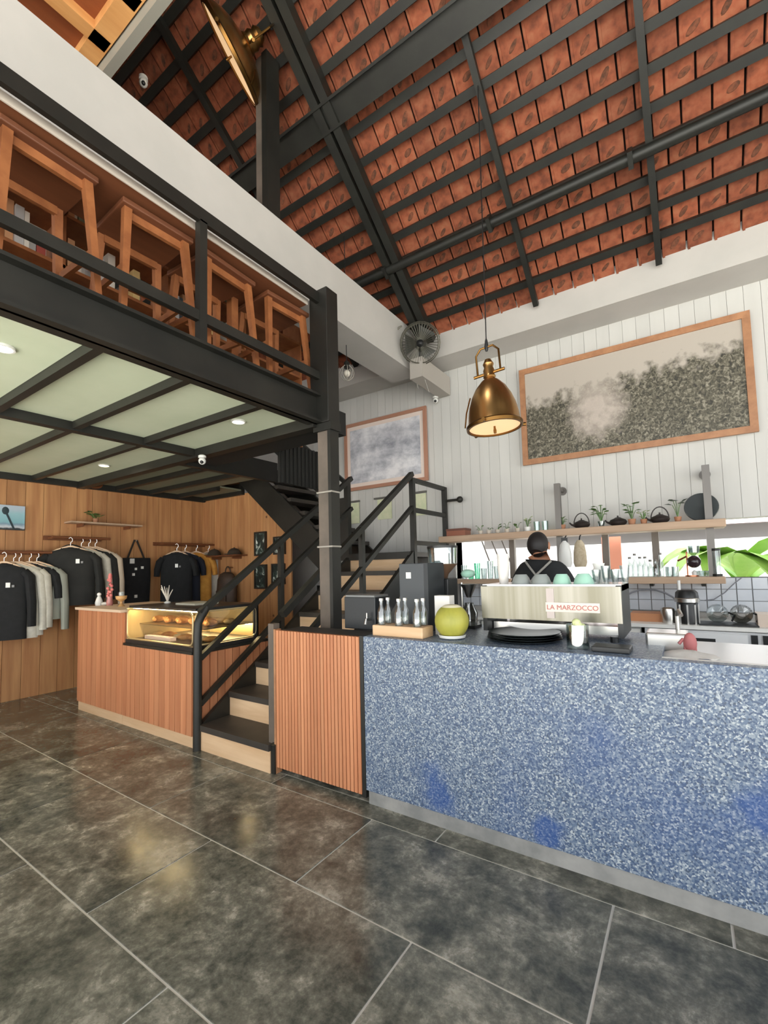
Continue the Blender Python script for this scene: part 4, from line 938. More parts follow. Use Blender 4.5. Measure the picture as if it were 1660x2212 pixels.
o = MB().box(-.46, -.22, 4.62, 4.85, BZ, BZ+.07).build('wooden_crate', M('crate_wood', rgb(190,132,92), .6)); tag(o, 'small open wooden crate on the back counter beside the espresso machine', 'crate', None)
t = thing('gooseneck_hose', 'grey hose arching over the wooden crate to the tiled wall', 'hose', (-.3, 5.0, BZ))
MB().tube([(-.62+.28*(1-math.cos(R(a)))/1.0, 5.02, BZ+.24*math.sin(R(a))+.02) for a in range(0, 181, 15)], .008, 6).build('hose', M('hose_grey', rgb(130,132,140), .5), t, smooth=True)
t = thing('power_cable', 'thin grey cable sagging on the tiled wall by the short shelf', 'cable', (.25, 5.06, 1.0))
MB().tube([(.10,5.07,1.03), (.17,5.07,1.04), (.25,5.07,1.10), (.33,5.07,1.19), (.38,5.07,1.235)], .005, 6).build('cable', MATS['hose_grey'], t, smooth=True)
o = MB().lathe([(.05,0),(.055,.10),(.05,.12),(.03,.13)], on_back(1445, 4.6), 14).build('steel_jug', chrome, None, smooth=True); tag(o, 'steel milk jug left of the black grinder', 'jug')
o = MB().box(.42, .62, 4.55, 4.75, BZ, BZ+.10).build('storage_tub', M('tub_beige', rgb(206,190,176), .6)); tag(o, 'pale storage tub at the far end of the back counter', 'tub')
# ================================================================== ON THE SERVICE COUNTER
ZT = ZC
# espresso machine
EX0, EX1, EY0, EY1 = -1.03, -.29, 2.52, 2.92
t = thing('espresso_machine', 'steel two group espresso machine on the blue counter', 'espresso machine', (-.66, 2.7, ZT))
mirror = M('polished_steel', rgb(150,147,139), .38, 1.0, c2=rgb(116,113,100), scale=3, stretch=(3,1,.05))
MB().box(EX0, EX1, EY0+.06, EY1, ZT+.285-.02, ZT+.30).build('top_tray', chrome, t)
bk = MB().prism([(EX0, EY0+.035, ZT+.105), (EX0, EY0+.055, ZT+.105), (EX0, EY0+.075, ZT+.29), (EX0, EY0+.03, ZT+.29)], (EX1-EX0,0,0)); bpn = bk.build('back_panel', mirror, t)
MB().box(EX0+.004, EX1-.004, EY0+.06, EY1-.02, ZT+.11, ZT+.265).build('boiler_body', M('machine_dark', rgb(60,62,64), .4), t)
for x in (EX0, EX1-.025): MB().box(x, x+.025, EY0+.05, EY1, ZT+.03, ZT+.295).build('side_cheek', blackplastic, t)
MB().box(EX0+.03, EX1-.03, EY0+.14, EY1, ZT+.03, ZT+.075).build('drip_tray', chrome, t)
for x in (EX0+.05, EX1-.05):
    for y in (EY0+.1, EY1-.05): MB().lathe([(.02,0),(.02,.03)], (x, y, ZT), 10).build('foot', blackplastic, t)
for x in (-.82, -.50):
    MB().lathe([(.035,0),(.035,.05)], (x, EY1-.03, ZT+.16), 14).build('group_head', chrome, t, smooth=True); gh = t.children[-1]; MB().tube([(x, EY1, ZT+.15), (x, EY1+.16, ZT+.14)], .014, 8).build('portafilter', blackplastic, gh, smooth=True)
for x in (EX0+.03, EX1-.03): MB().tube([(x, EY1, ZT+.24), (x, EY1+.06, ZT+.2), (x, EY1+.05, ZT+.06)], .006, 6).build('steam_wand', chrome, t, smooth=True)
MB().box(-.655, -.615, EY0+.0285, EY0+.033, ZT+.12, ZT+.28).build('grey_band', M('machine_band', rgb(160,150,146), .4, .5), bpn)
fc = bpy.data.curves.new('badge_lettering', 'FONT'); fc.body = 'LA MARZOCCO'; fc.size = .036; fc.align_x = 'CENTER'; fc.extrude = .001
fo = bpy.data.objects.new('badge_lettering', fc); COL.objects.link(fo); dg = bpy.context.evaluated_depsgraph_get(); me = bpy.data.meshes.new_from_object(fo.evaluated_get(dg)); bpy.data.objects.remove(fo)
MB().box(-.66, -.39, EY0+.0272, EY0+.035, ZT+.155, ZT+.205).build('badge_plate', M('badge_cream', rgb(222,206,196), .5), bpn)
me.materials.clear(); me.materials.append(M('badge_red', rgb(176,96,88), .5))
o = link('badge_lettering', me, (-.525, EY0+.026, ZT+.167), bpn); o.rotation_euler = (R(90), 0, 0)
# cups on the machine
def cup(c, label, r, h, mt, grp, name='cup', flip=False):
    pr_ = [(r*.55,0),(r*.8,h*.35),(r,h),(r*.93,h),(r*.7,h*.35),(r*.4,.01)]
    T = Matrix.Rotation(math.pi, 3, 'X') if flip else None
    o = MB().lathe(pr_, Vector(c)+Vector((0,0,h if flip else 0)), 18, T, cap=False).build(name, mt, None, smooth=True); return tag(o, label, 'cup', grp)
mint = M('mint_ceramic', rgb(158,200,182), .3); greyc = M('grey_ceramic', rgb(140,146,144), .35)
zt = ZT+.30
for u, mt, lb, r in ((1127, greyc, 'grey upturned bowl on the espresso machine', .056), (1170, greyc, 'grey upturned bowl on the espresso machine', .056), (1215, mint, 'mint green upturned bowl on the espresso machine', .05), (1262, mint, 'mint green upturned bowl on the espresso machine', .054)):
    cup((PY(u, 1262, 2.66).x, 2.66, zt), lb, r, .055, mt, 'bowls on the espresso machine', 'bowl', True)
for i in range(4):
    x = PY(1290, 1262, 2.68).x+.045*i
    cup((x, 2.68+.02*(i % 2), zt), 'short clear glass in the group on the espresso machine', .024, .075+.02*(i % 2), jar, 'glasses on the espresso machine', 'drinking_glass')
for j in range(3):
    cup((PY(1296, 1262, 2.8).x, 2.80, zt+.03*j), 'white cup in the small stack on the espresso machine', .032, .05, whitep, 'white cups stacked on the espresso machine')
pcm = M('paper_cup_white', rgb(228,224,218), .6)
pc0 = PY(1087, 1262, 2.70)
for j in range(5):
    o = MB().lathe([(.026,0),(.036,.095),(.038,.10),(.034,.095),(.024,.004)], (pc0.x, 2.72, zt+.020*j), 16, cap=False).build('paper_cup', pcm, None, smooth=True); tag(o, 'white paper cup in the tall stack at the end of the espresso machine', 'cup', 'stack of white paper cups')
# round black plates, glass jar, bar mat
pc = PY(1128, 1396, 2.40)
plm = M('black_plate', rgb(36,42,42), .28)
for j in range(4):
    z = ZT+.011*j; o = MB().lathe([(.001,0),(.15-.004*j,0),(.196-.003*j,.012),(.199-.003*j,.016),(.15,.006),(.001,.005)], (pc.x-.02, 2.51, z), 36, cap=False).build('round_tray', plm, None, smooth=True)
    tag(o, ('bottom', 'second', 'third', 'topmost')[j]+' of the stacked round black trays before the espresso machine', 'tray', 'round black trays stacked on the counter')
c = PY(1250, 1402, 2.38); c.z = ZT
t = thing('garnish_jar', 'glass jar of pale green garnish standing before the espresso machine', 'jar', c)
MB().lathe([(.052,0),(.052,.115),(.049,.115),(.049,.006)], c, 20, cap=False).build('jar', jar, t, smooth=True); MB().lathe([(.001,.004),(.05,.004)], c, 20, cap=False).build('jar_base', jar, t)
rn = random.Random(4)
for i in range(9):
    q = rn.uniform(0, 6.28); MB().ball(c+Vector((.028*math.cos(q), .028*math.sin(q), .03+.012*i)), .021, 8, 6).build('garnish', M('pale_lime', rgb(196,204,150), .6, rand=.15) if i > 4 else M('dark_garnish', rgb(110,104,84), .6), t, smooth=True)
o = MB().box(-.40, -.24, 2.31, 2.43, ZT, ZT+.025).build('bar_mat', blackplastic, None, bevel=.004); tag(o, 'small black bar mat near the front edge of the blue counter', 'mat')
# coconut in a white paper box, bottles in a wooden block, dark dispensers
c = PY(978, 1386, 2.40); c.z = ZT
t = thing('coconut', 'trimmed green coconut with a white top on the blue counter', 'coconut', c)
MB().ball(c+Vector((0,0,.098)), (.098,.098,.10), 24, 16, z1=.80).build('husk', M('green_husk', rgb(176,170,74), .5, c2=rgb(146,146,60), scale=9, stretch=(1,1,.3)), t, smooth=True)
MB().ball(c+Vector((0,0,.098)), (.0975,.0975,.1), 24, 4, z0=.80, z1=.93).build('cut_top', M('coconut_flesh', rgb(226,220,190), .7), t, smooth=True)
MB().lathe([(.05,0),(.075,.006),(.08,.022),(.075,.022),(.06,.008)], c, 24, cap=False).build('saucer', whitep, t, smooth=True)
o = MB().box(c.x-.155, c.x-.055, 2.49, 2.56, ZT, ZT+.235).build('white_carton', pcm); tag(o, 'upright white carton standing behind the green coconut', 'carton')
c = PY(862, 1378, 2.36); x0, x1 = PY(808, 1375, 2.30).x, PY(916, 1375, 2.30).x
blk = MB().box(x0, x1, 2.285, 2.42, ZT, ZT+.065).build('bottle_block', palewood, None, bevel=.006); tag(blk, 'pale wooden block holding glass bottles on the blue counter', 'holder')
for i in range(6):
    bx = x0+.05+(x1-x0-.10)*(i % 3)/2; by = 2.315+.075*(i//3); z0 = ZT+.0655
    t = thing('glass_bottle', 'clear glass bottle standing on the pale wooden block', 'bottle', (bx, by, z0), 'bottles on the wooden block')
    MB().lathe([(.024,0),(.026,.01),(.026,.085),(.012,.115),(.012,.145)], (bx, by, z0), 14).build('body', jar, t, smooth=True); MB().lathe([(.0135,.145),(.0135,.16)], (bx, by, z0), 10).build('stopper', chrome, t)
a, b = PY(862, 1218, 2.55), PY(914, 1382, 2.55)
t = thing('coffee_tower', 'tall dark grey box with white square badge behind the glass bottles', 'machine', ((a.x+b.x)/2, 2.65, ZT))
MB().box(a.x, b.x+.02, 2.55, 2.78, ZT, a.z).build('body', M('slate_casing', rgb(62,66,70), .5), t, bevel=.004); tb_ = t.children[-1]
MB().box(b.x+.02, b.x+.05, 2.55, 2.78, ZT, a.z).build('side_panel', M('dark_casing', rgb(34,38,42), .5), t)
s = PY(883, 1243, 2.548); MB().box(s.x-.018, s.x+.018, 2.545, 2.55, s.z-.02, s.z+.02).build('badge', whitep, tb_)
a, b = PY(737, 1290, 2.48), PY(806, 1372, 2.48)
t = thing('drink_dispenser', 'black square drink dispenser with silver tap beside the steel column', 'dispenser', ((a.x+b.x)/2, 2.58, .975))
MB().box(a.x, b.x, 2.515, 2.70, .98, a.z).build('body', M('dispenser_black', rgb(34,38,42), .45), t, bevel=.005); MB().box(a.x+.01, b.x-.01, 2.52, 2.69, a.z, a.z+.012).build('lid', M('grey_lid', rgb(120,122,122), .4), t)
p = PY(797, 1338, 2.50); MB().tube([(p.x, 2.515, p.z), (p.x, 2.47, p.z), (p.x, 2.46, p.z-.03)], .010, 8).build('tap', chrome, t, smooth=True); tp_ = t.children[-1]; MB().tube([(p.x, 2.48, p.z+.01), (p.x, 2.48, p.z+.045)], .006, 8).build('tap_lever', chrome, tp_)
# hopper grinder between tower and machine
c = PY(962, 1372, 2.86); c.z = ZT
t = thing('coffee_grinder', 'bean grinder with a clear hopper beside the tall grey box', 'grinder', c)
MB().box(c.x-.06, c.x+.07, 2.79, 2.945, ZT, ZT+.33).build('body', blackplastic, t, bevel=.006)
MB().lathe([(.03,.33),(.04,.36),(.095,.42),(.10,.43)], c, 20, cap=False).build('hopper_cone', M('bean_brown', rgb(92,70,54), .4), t, smooth=True)
MB().lathe([(.10,.43),(.105,.54),(.10,.54),(.096,.435)], c, 20, cap=False).build('hopper', jar, t, smooth=True); MB().lathe([(.107,.54),(.107,.555),(.04,.56)], c, 20).build('hopper_lid', blackplastic, t, smooth=True)
MB().tube([c+Vector((.0,-.09,.16)), c+Vector((.02,-.15,.14))], .014, 8).build('dosing_spout', chrome, t, smooth=True)
p = PY(1015, 1330, 2.86)
t = thing('pour_over_stand', 'dark pour over stand with steel funnel left of the espresso machine', 'coffee brewer', (p.x, 2.86, ZT))
MB().box(p.x-.06, p.x+.06, 2.80, 2.92, ZT, ZT+.02).build('base', blackplastic, t); MB().tube([(p.x-.05, 2.86, ZT), (p.x-.05, 2.86, ZT+.30)], .008, 8).build('stand', chrome, t)
MB().lathe([(.015,.20),(.055,.29),(.05,.29),(.012,.21)], (p.x, 2.86, ZT), 16, cap=False).build('funnel', chrome, t, smooth=True); MB().lathe([(.05,.02),(.055,.10),(.03,.15),(.03,.165)], (p.x, 2.86, ZT), 16, cap=False).build('server', GL('smoke_glass', (.45,.45,.42), .2), t, smooth=True)
MB().ball((p.x, 2.86, ZT+.36), (.05,.05,.03), 12, 6).build('kettle_lid', mint, t, smooth=True)
# clutter at the open end
zs = ZC-.03
cl = M('white_cloth', rgb(224,220,214), .9, c2=rgb(206,202,196), scale=14)
def heap(name, label, cat, x, y, rx, ry, h, mt, seed):
    rn = random.Random(seed); rs = []
    for i in range(5):
        q = i/4; k = math.cos(q*1.35); rs.append([Vector((x+rx*k*math.cos(R(a))*rn.uniform(.85,1.1), y+ry*k*math.sin(R(a))*rn.uniform(.85,1.1), zs+h*q*rn.uniform(.85,1.0))) for a in range(0, 360, 24)])
    o = MB().rings(rs).build(name, mt, None, smooth=True); return tag(o, label, cat)
heap('folded_cloth', 'crumpled white cloth at the open end of the service counter', 'cloth', -.03, 2.52, .13, .08, .035, cl, 1)
heap('folded_cloth', 'small blue cloth tucked beside the crumpled white cloth', 'cloth', .03, 2.385, .08, .04, .022, M('blue_cloth', rgb(64,80,110), .9), 2)
o = MB().box(-.20, -.02, 2.62, 2.80, zs, zs+.09).build('steel_tub', chrome, None, bevel=.01); o.location.z = zs; tag(o, 'square steel tub on the worktop right of the espresso machine', 'tub')
c = PY(1493, 1410, 2.62); t = thing('rubber_glove', 'pink rubber glove hanging limp beside the worktop tap', 'glove', (c.x, 2.62, zs))
MB().ball((c.x, 2.62, zs+.05), (.028,.02,.05), 10, 8).build('palm', M('pink_rubber', rgb(176,104,104), .6), t, smooth=True)
for i in range(4): MB().tube([(c.x-.02+.013*i, 2.62, zs+.04), (c.x-.022+.014*i, 2.61, zs+.005)], .0065, 6).build('finger', MATS['pink_rubber'], t, smooth=True)
MB().tube([(c.x-.026, 2.62, zs+.07), (c.x-.045, 2.61, zs+.045)], .007, 6).build('thumb', MATS['pink_rubber'], t, smooth=True)
t = thing('mixer_tap', 'thin steel tap rising from the worktop behind the pink glove', 'tap', (c.x-.05, 2.8, zs)); MB().tube([(c.x-.05, 2.80, zs), (c.x-.05, 2.80, zs+.16), (c.x-.04, 2.76, zs+.19), (c.x-.03, 2.72, zs+.17)], .010, 8).build('spout', chrome, t, smooth=True)
MB().lathe([(.025,0),(.025,.02)], (c.x-.05, 2.80, zs), 12).build('tap_base', chrome, t)

# ================================================================== BARISTA
HC = PY(1163, 1180, 3.82)
bx = HC.x+.03
skin = M('skin', rgb(176,124,96), .55); hair = M('black_hair', rgb(26,22,22), .6); shirt = M('black_shirt', rgb(30,34,36), .85, c2=rgb(24,26,28), scale=16)
t = thing('person', 'person in black shirt and crossed apron straps, back turned, behind the counter', 'person', (bx, 3.72, 0))
def skinned(name, vs, es, mt, sub=2):
    o0 = WORLD[t.name]; me = bpy.data.meshes.new(name); me.from_pydata([Vector(v[0])-o0 for v in vs], es, []); me.materials.append(mt)
    o = bpy.data.objects.new(name, me); COL.objects.link(o); o.parent = t; WORLD[o.name] = o0.copy()
    md = o.modifiers.new('skin', 'SKIN'); md.use_smooth_shade = True
    if not me.skin_vertices: pass
    for i, v in enumerate(vs):
        r_ = v[1]; me.skin_vertices[0].data[i].radius = r_ if isinstance(r_, tuple) else (r_, r_)
    me.skin_vertices[0].data[0].use_root = True
    s_ = o.modifiers.new('sub', 'SUBSURF'); s_.levels = sub; s_.render_levels = sub
    return o
hz = HC.z; y0 = 3.72
def body_pts(e):
    V = [((bx, y0, .92), (.145+e, .10+e)), ((bx, y0+.02, 1.08), (.135+e, .095+e)), ((bx-.005, y0+.04, 1.24), (.15+e, .10+e)), ((bx-.01, y0+.04, hz-.235), (.15+e, .105+e)), ((bx-.01, y0+.065, hz-.125), (.08+e, .08+e))]
    E_ = [(0,1),(1,2),(2,3),(3,4)]
    for s in (-1, 1):
        b = len(V); V += [((bx+s*.16, y0+.045, hz-.215), (.074+e, .074+e)), ((bx+s*.245, y0+.10, hz-.46), (.05+e, .05+e))]
        E_ += [(3,b),(b,b+1)]
    return V, E_
V, E_ = body_pts(0)
n = len(V); V += [((bx-.005, y0+.085, hz-.08), (.055,.058)), ((HC.x, y0+.105, hz-.03), (.072,.082)), ((HC.x, y0+.11, hz+.06), (.074,.086)), ((HC.x, y0+.11, hz+.10), (.05,.06))]
E_ += [(4,n),(n,n+1),(n+1,n+2),(n+2,n+3)]
for s, el in ((-1, 6), (1, 8)):
    b = len(V); V += [((bx+s*.24, y0+.28, hz-.60), .036), ((bx+s*.20, y0+.40, hz-.60), (.032,.022))]; E_ += [(el,b),(b,b+1)]
    fb = b+1; hx, hy, hz_ = bx+s*.20, y0+.40, hz-.60
    for i in range(4):
        q = len(V); o_ = -.024+.016*i; ln = (.062,.075,.070,.055)[i]; V += [((hx+o_, hy+.05, hz_), .0085), ((hx+o_*1.1, hy+.05+ln*.55, hz_-.012), .008), ((hx+o_*1.1, hy+.05+ln*.85, hz_-.04), .007)]; E_ += [(fb,q),(q,q+1),(q+1,q+2)]
    q = len(V); V += [((hx-s*.035, hy+.01, hz_-.005), .010), ((hx-s*.055, hy+.045, hz_-.02), .0085)]; E_ += [(fb,q),(q,q+1)]
for s in (-1, 1):
    b = len(V); V += [((bx+s*.09, y0, .80), .085), ((bx+s*.10, y0+.01, .48), .058), ((bx+s*.10, y0-.01, .10), .042), ((bx+s*.10, y0+.08, .035), (.04,.032)), ((bx+s*.105, y0+.17, .03), (.035,.025))]
    E_ += [(0,b),(b,b+1),(b+1,b+2),(b+2,b+3),(b+3,b+4)]
skinned('body', V, E_, skin)
V, E_ = body_pts(.014)
skinned('shirt', V, E_, shirt)
V = [((bx, y0, .94), (.16,.115))]; E_ = []
for s in (-1, 1):
    b = len(V); V += [((bx+s*.09, y0, .80), .10), ((bx+s*.10, y0+.01, .48), .075), ((bx+s*.10, y0-.01, .09), .062)]; E_ += [(0,b),(b,b+1),(b+1,b+2)]
skinned('trousers', V, E_, M('dark_trousers', rgb(40,42,50), .85))
hb = MB().ball((HC.x, y0+.090, hz+.015), (.084,.100,.110), 18, 12, Matrix.Rotation(R(-32), 3, 'X'), z0=-.8); hb.build('hair', hair, t, smooth=True)
for s in (-1, 1): MB().ball((HC.x+s*.083, y0+.115, hz+.0), (.012,.022,.034), 8, 6).build('ear', skin, t, smooth=True)
MB().ball((HC.x, y0+.205, hz-.01), (.013,.022,.022), 8, 6).build('nose', skin, t, smooth=True)
for s in (-1, 1): MB().ball((HC.x+s*.03, y0+.185, hz+.02), .011, 8, 6).build('eye', M('eye_dark', rgb(30,26,24), .2), t, smooth=True)
MB().ball((HC.x, y0+.19, hz-.055), (.024,.008,.006), 8, 4).build('mouth', M('lips', rgb(150,90,80), .5), t, smooth=True)
strap = M('apron_strap', rgb(150,148,142), .7)
for s in (-1, 1):
    pts = [(bx+s*.10, y0-.035, hz-.125), (bx+s*.05, y0-.078, hz-.18), (bx-.008, y0-.088, hz-.235), (bx-s*.07, y0-.090, hz-.31), (bx-s*.13, y0-.080, hz-.41), (bx-s*.155, y0-.05, hz-.52)]
    MB().tube(pts, .009, 6).build('apron_strap', strap, t, smooth=True)
MB().rings([[Vector((bx+(.175)*math.cos(R(a)), y0+.025+.128*math.sin(R(a)), z)) for a in range(20, 161, 20)]+[Vector((bx+(.165)*math.cos(R(a)), y0+.025+.118*math.sin(R(a)), z)) for a in range(160, 19, -20)] for z in (.62, .9, 1.1)]).build('apron', M('apron_canvas', rgb(70,66,60), .85), t, smooth=True)
# ================================================================== SHOP: CLOTHES ON RAILS
railm = M('rail_wood', rgb(112,66,38), .5)
def wall_rail(y0, y1, z, x, label):
    t = thing('clothes_rail', label, 'rail', (x, (y0+y1)/2, z))
    MB().tube([(x, y0, z), (x, y1, z)], .016, 10).build('rod', railm, t, smooth=True)
    MB().box(XL, XL+.03, y0, y1, z-.02, z+.03).build('back_strip', railm, t)
    for y in (y0+.05, y1-.05): MB().tube([(XL+.02, y, z), (x, y, z)], .012, 8).build('bracket', railm, t)
XR = XL+.26
z1, z2, z3 = PX(50, 1193, XR).z, PX(170, 1162, XR).z, PX(420, 1176, XR).z
wall_rail(PX(-90, 1195, XR).y, PX(112, 1190, XR).y, z1, XR, 'wooden clothes rail on the board wall holding the white shirts')
wall_rail(PX(112, 1160, XR).y, PX(238, 1165, XR).y, z2, XR, 'wooden clothes rail above the black hooded sweater')
wall_rail(PX(352, 1172, XR).y, PX(470, 1180, XR).y, z3, XR, 'wooden clothes rail holding the yellow shirt near the corner')
hangm = M('hanger_wood', rgb(222,190,160), .5)
def garment(c, rz, label, mt, name, hgt=.72, wid=.25, dep=.06, sleeve=.24, hood=False, badge=None, group=None, badge2=False):
    """c: point on the rail; the garment hangs below it, front towards local -y"""
    c = Vector(c)
    h = thing('clothes_hanger', 'pale wooden hanger carrying the '+label.split(' hanging')[0].split(' on the')[0].split(' behind')[0], 'hanger', (0,0,0), 'pale wooden clothes hangers')
    MB().tube([(0,0,-.10), (0,0,-.045), (.018,0,-.028), (.018,0,.0), (0,0,.020), (-.018,0,.005)], .004, 6).build('hook', chrome, h, smooth=True)
    MB().tube([(-wid*.86,0,-.185), (-wid*.5,0,-.13), (-.02,0,-.09), (.02,0,-.09), (wid*.5,0,-.13), (wid*.86,0,-.185)], .011, 8).build('arms', hangm, h, smooth=True)
    t = thing(name, label, 'clothing', (0,0,0), group)
    rs = []
    prof = [(-.11,.28,.45), (-.125,.42,.60), (-.155,.80,.8), (-.20,.98,.95), (-.30,.96,1.0), (-.30-.25*(hgt-.3),.95,1.05), (-.15-hgt*.85,.96,1.1), (-.13-hgt,.97,1.12), (-.12-hgt,.93,1.0)]
    rn = random.Random(len(label))
    for i, (z, a, b) in enumerate(prof):
        rs.append([Vector((wid*a*math.cos(R(q)), dep*b*math.sin(R(q))+.006*math.sin(R(q*3))*(i > 4), z)) for q in range(0, 360, 20)])
    tor = MB().rings(rs).build('torso', mt, t, smooth=True)
    for s in (-1, 1):
        MB().tube([(s*wid*.80,0,-.195), (s*wid*1.02,0,-.25), (s*wid*1.14,-.005,-.25-sleeve*.5), (s*wid*1.17,-.01,-.25-sleeve)], [.055,.062,.055,.048], 10, flat=.8).build('sleeve', mt, t, smooth=True)
    MB().tube([(wid*.34*math.cos(R(q)), dep*.7*math.sin(R(q)), -.112-.02*(math.sin(R(q)) < 0)) for q in range(0, 360, 30)], .009, 6, closed=True).build('collar', mt, t, smooth=True)
    if hood: MB().ball((0,.05,-.16), (.13,.06,.10), 14, 8).build('hood', mt, t, smooth=True)
    if badge: MB().box(badge[0]-.019, badge[0]+.019, -dep*1.04-.006, -dep*1.04+.01, badge[1]-.026, badge[1]+.026).build('print_badge', whitep, tor)
    if badge2: MB().box(badge[0]+.032, badge[0]+.055, -dep*1.04-.005, -dep*1.04+.01, badge[1]-.025, badge[1]+.0).build('print_badge', M('grey_print', rgb(130,130,130), .7), tor)
    for o in (h, t): o.location = c; o.rotation_euler.z = rz
whitec = M('white_cotton', rgb(206,202,190), .9, c2=rgb(186,182,170), scale=10); greyk = M('grey_jersey', rgb(150,152,142), .9); yellowc = M('mustard_cotton', rgb(206,148,66), .9, c2=rgb(184,126,52), scale=10)
darkb = M('dark_jersey', rgb(36,36,34), .92, c2=rgb(28,28,27), scale=10)
def ry(u, v=1193): return PX(u, v, XR).y
A1 = R(62)
garment((XR+.02, ry(8), z1-.02), A1, 'black long shirt hanging at the open end of the lower rail', blacksoft, 'long_sleeve_shirt', .80, .22, .05, .55, badge=(.05,-.34), badge2=True)
garment((XR, ry(30), z1-.02), A1, 'white long shirt hanging behind the black long shirt', whitec, 'long_sleeve_shirt', .80, .24, .045, .60)
garment((XR, ry(42), z1-.02), A1, 'white short shirt second behind the black long shirt', whitec, 'long_sleeve_shirt', .78, .24, .045, .58)
garment((XR, ry(64), z1-.02), A1, 'black short shirt between the white and grey shirts', blacksoft, 'tee_shirt', .66, .24, .045, .26)
garment((XR, ry(80), z1-.02), A1, 'grey sweater at the end of the lower rail', greyk, 'sweater', .62, .24, .05, .62)
garment((XR+.06, ry(148, 1165), z2-.02), R(58), 'black hooded sweater hanging broad before the other sweaters', darkb, 'hooded_sweater', .66, .27, .08, .52, True, badge=(.09,-.27), badge2=True)
garment((XR, ry(176, 1165), z2-.02), R(62), 'white sweater hanging behind the black hooded sweater', whitec, 'sweater', .60, .26, .05, .56)
garment((XR, ry(192, 1165), z2-.02), R(62), 'dark sweater hanging between two white ones', darkb, 'sweater', .60, .26, .05, .50)
garment((XR, ry(206, 1165), z2-.02), R(62), 'cream sweater at the end of the raised rail', M('cream_cotton', rgb(200,184,164), .9), 'sweater', .60, .25, .05, .56)
garment((XR+.05, ry(378, 1176), z3-.02), R(56), 'black tee shirt with white badge on the corner rail', blacksoft, 'tee_shirt', .78, .22, .055, .20, badge=(.0,-.30), badge2=True)
garment((XR, ry(400, 1176), z3-.02), R(60), 'navy tee shirt hanging behind the badged black one', M('navy_cotton', rgb(34,38,50), .9), 'tee_shirt', .70, .22, .05, .2)
garment((XR, ry(424, 1176), z3-.02), R(60), 'mustard yellow tee shirt hanging on the corner rail', yellowc, 'tee_shirt', .72, .23, .05, .2)
garment((XR, ry(450, 1176), z3-.02), R(60), 'white tee shirt at the corner end of the rail', whitec, 'tee_shirt', .70, .23, .05, .2)
# tote bag on a hook
a, b = PX(266, 1205, XL+.1), PX(326, 1300, XL+.1)
t = thing('tote_bag', 'black canvas tote bag with white badges hanging on the board wall', 'bag', (XL+.08, (a.y+b.y)/2, b.z))
MB().rings([[Vector((XL+.08+d*math.sin(R(q)), (a.y+b.y)/2+(b.y-a.y)/2*wd*math.cos(R(q)), z)) for q in range(0, 360, 20)] for z, wd, d in ((b.z-.02,.8,.02),(b.z,.95,.045),((a.z+b.z)/2,1.02,.055),(a.z-.02,1.0,.035),(a.z,.98,.02))]).build('bag', blacksoft, t, smooth=True); bag_ = t.children[-1]
ym = (a.y+b.y)/2
MB().tube([(XL+.06, ym-.12, a.z-.02), (XL+.05, ym-.05, a.z+.16), (XL+.045, ym-.015, a.z+.25), (XL+.045, ym+.015, a.z+.25), (XL+.05, ym+.05, a.z+.16), (XL+.06, ym+.12, a.z-.02)], .012, 6).build('handle', M('strap_brown', rgb(44,36,30), .9), t, smooth=True)
MB().tube([(XL, ym, a.z+.235), (XL+.07, ym, a.z+.235), (XL+.075, ym, a.z+.25)], .006, 6).build('hook', chrome, t)
for u, v, s in ((286, 1212, .03), (294, 1229, .014), (308, 1226, .016), (289, 1241, .016), (294, 1288, .018)):
    p = PX(u, v, XL+.137); MB().box(XL+.125, XL+.138, p.y-s, p.y+s, p.z-s*1.1, p.z+s*1.1).build('badge', whitep, bag_)
# caps on the boards
def cap_hat(c, label, rz):
    t = thing('cap', label, 'cap', (0,0,0), None); MB().ball((0,0,0), (.095,.105,.10), 16, 8, z0=0).build('crown', M('cap_brown', rgb(54,44,34), .9), t, smooth=True)
    MB().rings([[Vector((.085*math.cos(R(q)), -.06-.10*max(0, math.sin(R(-q))) , .004*k+.006)) for q in range(-180, 1, 15)]+[Vector((.085*math.cos(R(q)), -.03, .004*k+.006)) for q in range(0, -181, -15)] for k in (0, 2)]).build('brim', MATS['cap_brown'], t, smooth=True)
    MB().ball((0,0,.10), .010, 8, 6).build('button', MATS['cap_brown'], t, smooth=True); t.location = c; t.rotation_euler.z = rz
ca, cb = PY(462, 1196, 4.27), PY(505, 1194, 4.27)
for p, lb in ((ca, 'dark cap resting on a peg shelf beside the white tee shirt'), (cb, 'dark cap resting on a peg shelf near the botanical pictures')):
    cap_hat((p.x, 4.28, p.z-.03), lb, 0)
sh = thing('peg_shelf', 'thin wooden shelf under the two dark caps', 'shelf', ((ca.x+cb.x)/2, 4.32, ca.z-.06)); MB().box(ca.x-.14, cb.x+.14, 4.20, 4.41, ca.z-.052, ca.z-.032).build('board', railm, sh)
for x in (ca.x, cb.x): MB().box(x-.01, x+.01, 4.24, 4.405, ca.z-.09, ca.z-.052).build('bracket', railm, sh)
p0 = PY(490, 1225, 4.30)
bp_ = thing('backpack', 'brown leather backpack hanging below the two dark caps', 'bag', (p0.x, 4.30, .80))
brn = M('brown_leather', rgb(74,56,44), .6, c2=rgb(58,44,36), scale=8)
MB().rings([[Vector((p0.x+.19*wd*math.cos(R(q)), 4.30+.10*d*math.sin(R(q)), z)) for q in range(0, 360, 20)] for z, wd, d in ((.86,.8,.8),(.90,1,1),(1.10,1.05,1.05),(1.28,.95,.95),(1.36,.7,.7),(1.39,.3,.3))]).build('bag', brn, bp_, smooth=True)
MB().tube([(p0.x+.06*math.cos(R(q)), 4.32, 1.38+.09*math.sin(R(q))) for q in range(0, 181, 20)], .010, 6).build('handle', brn, bp_, smooth=True)
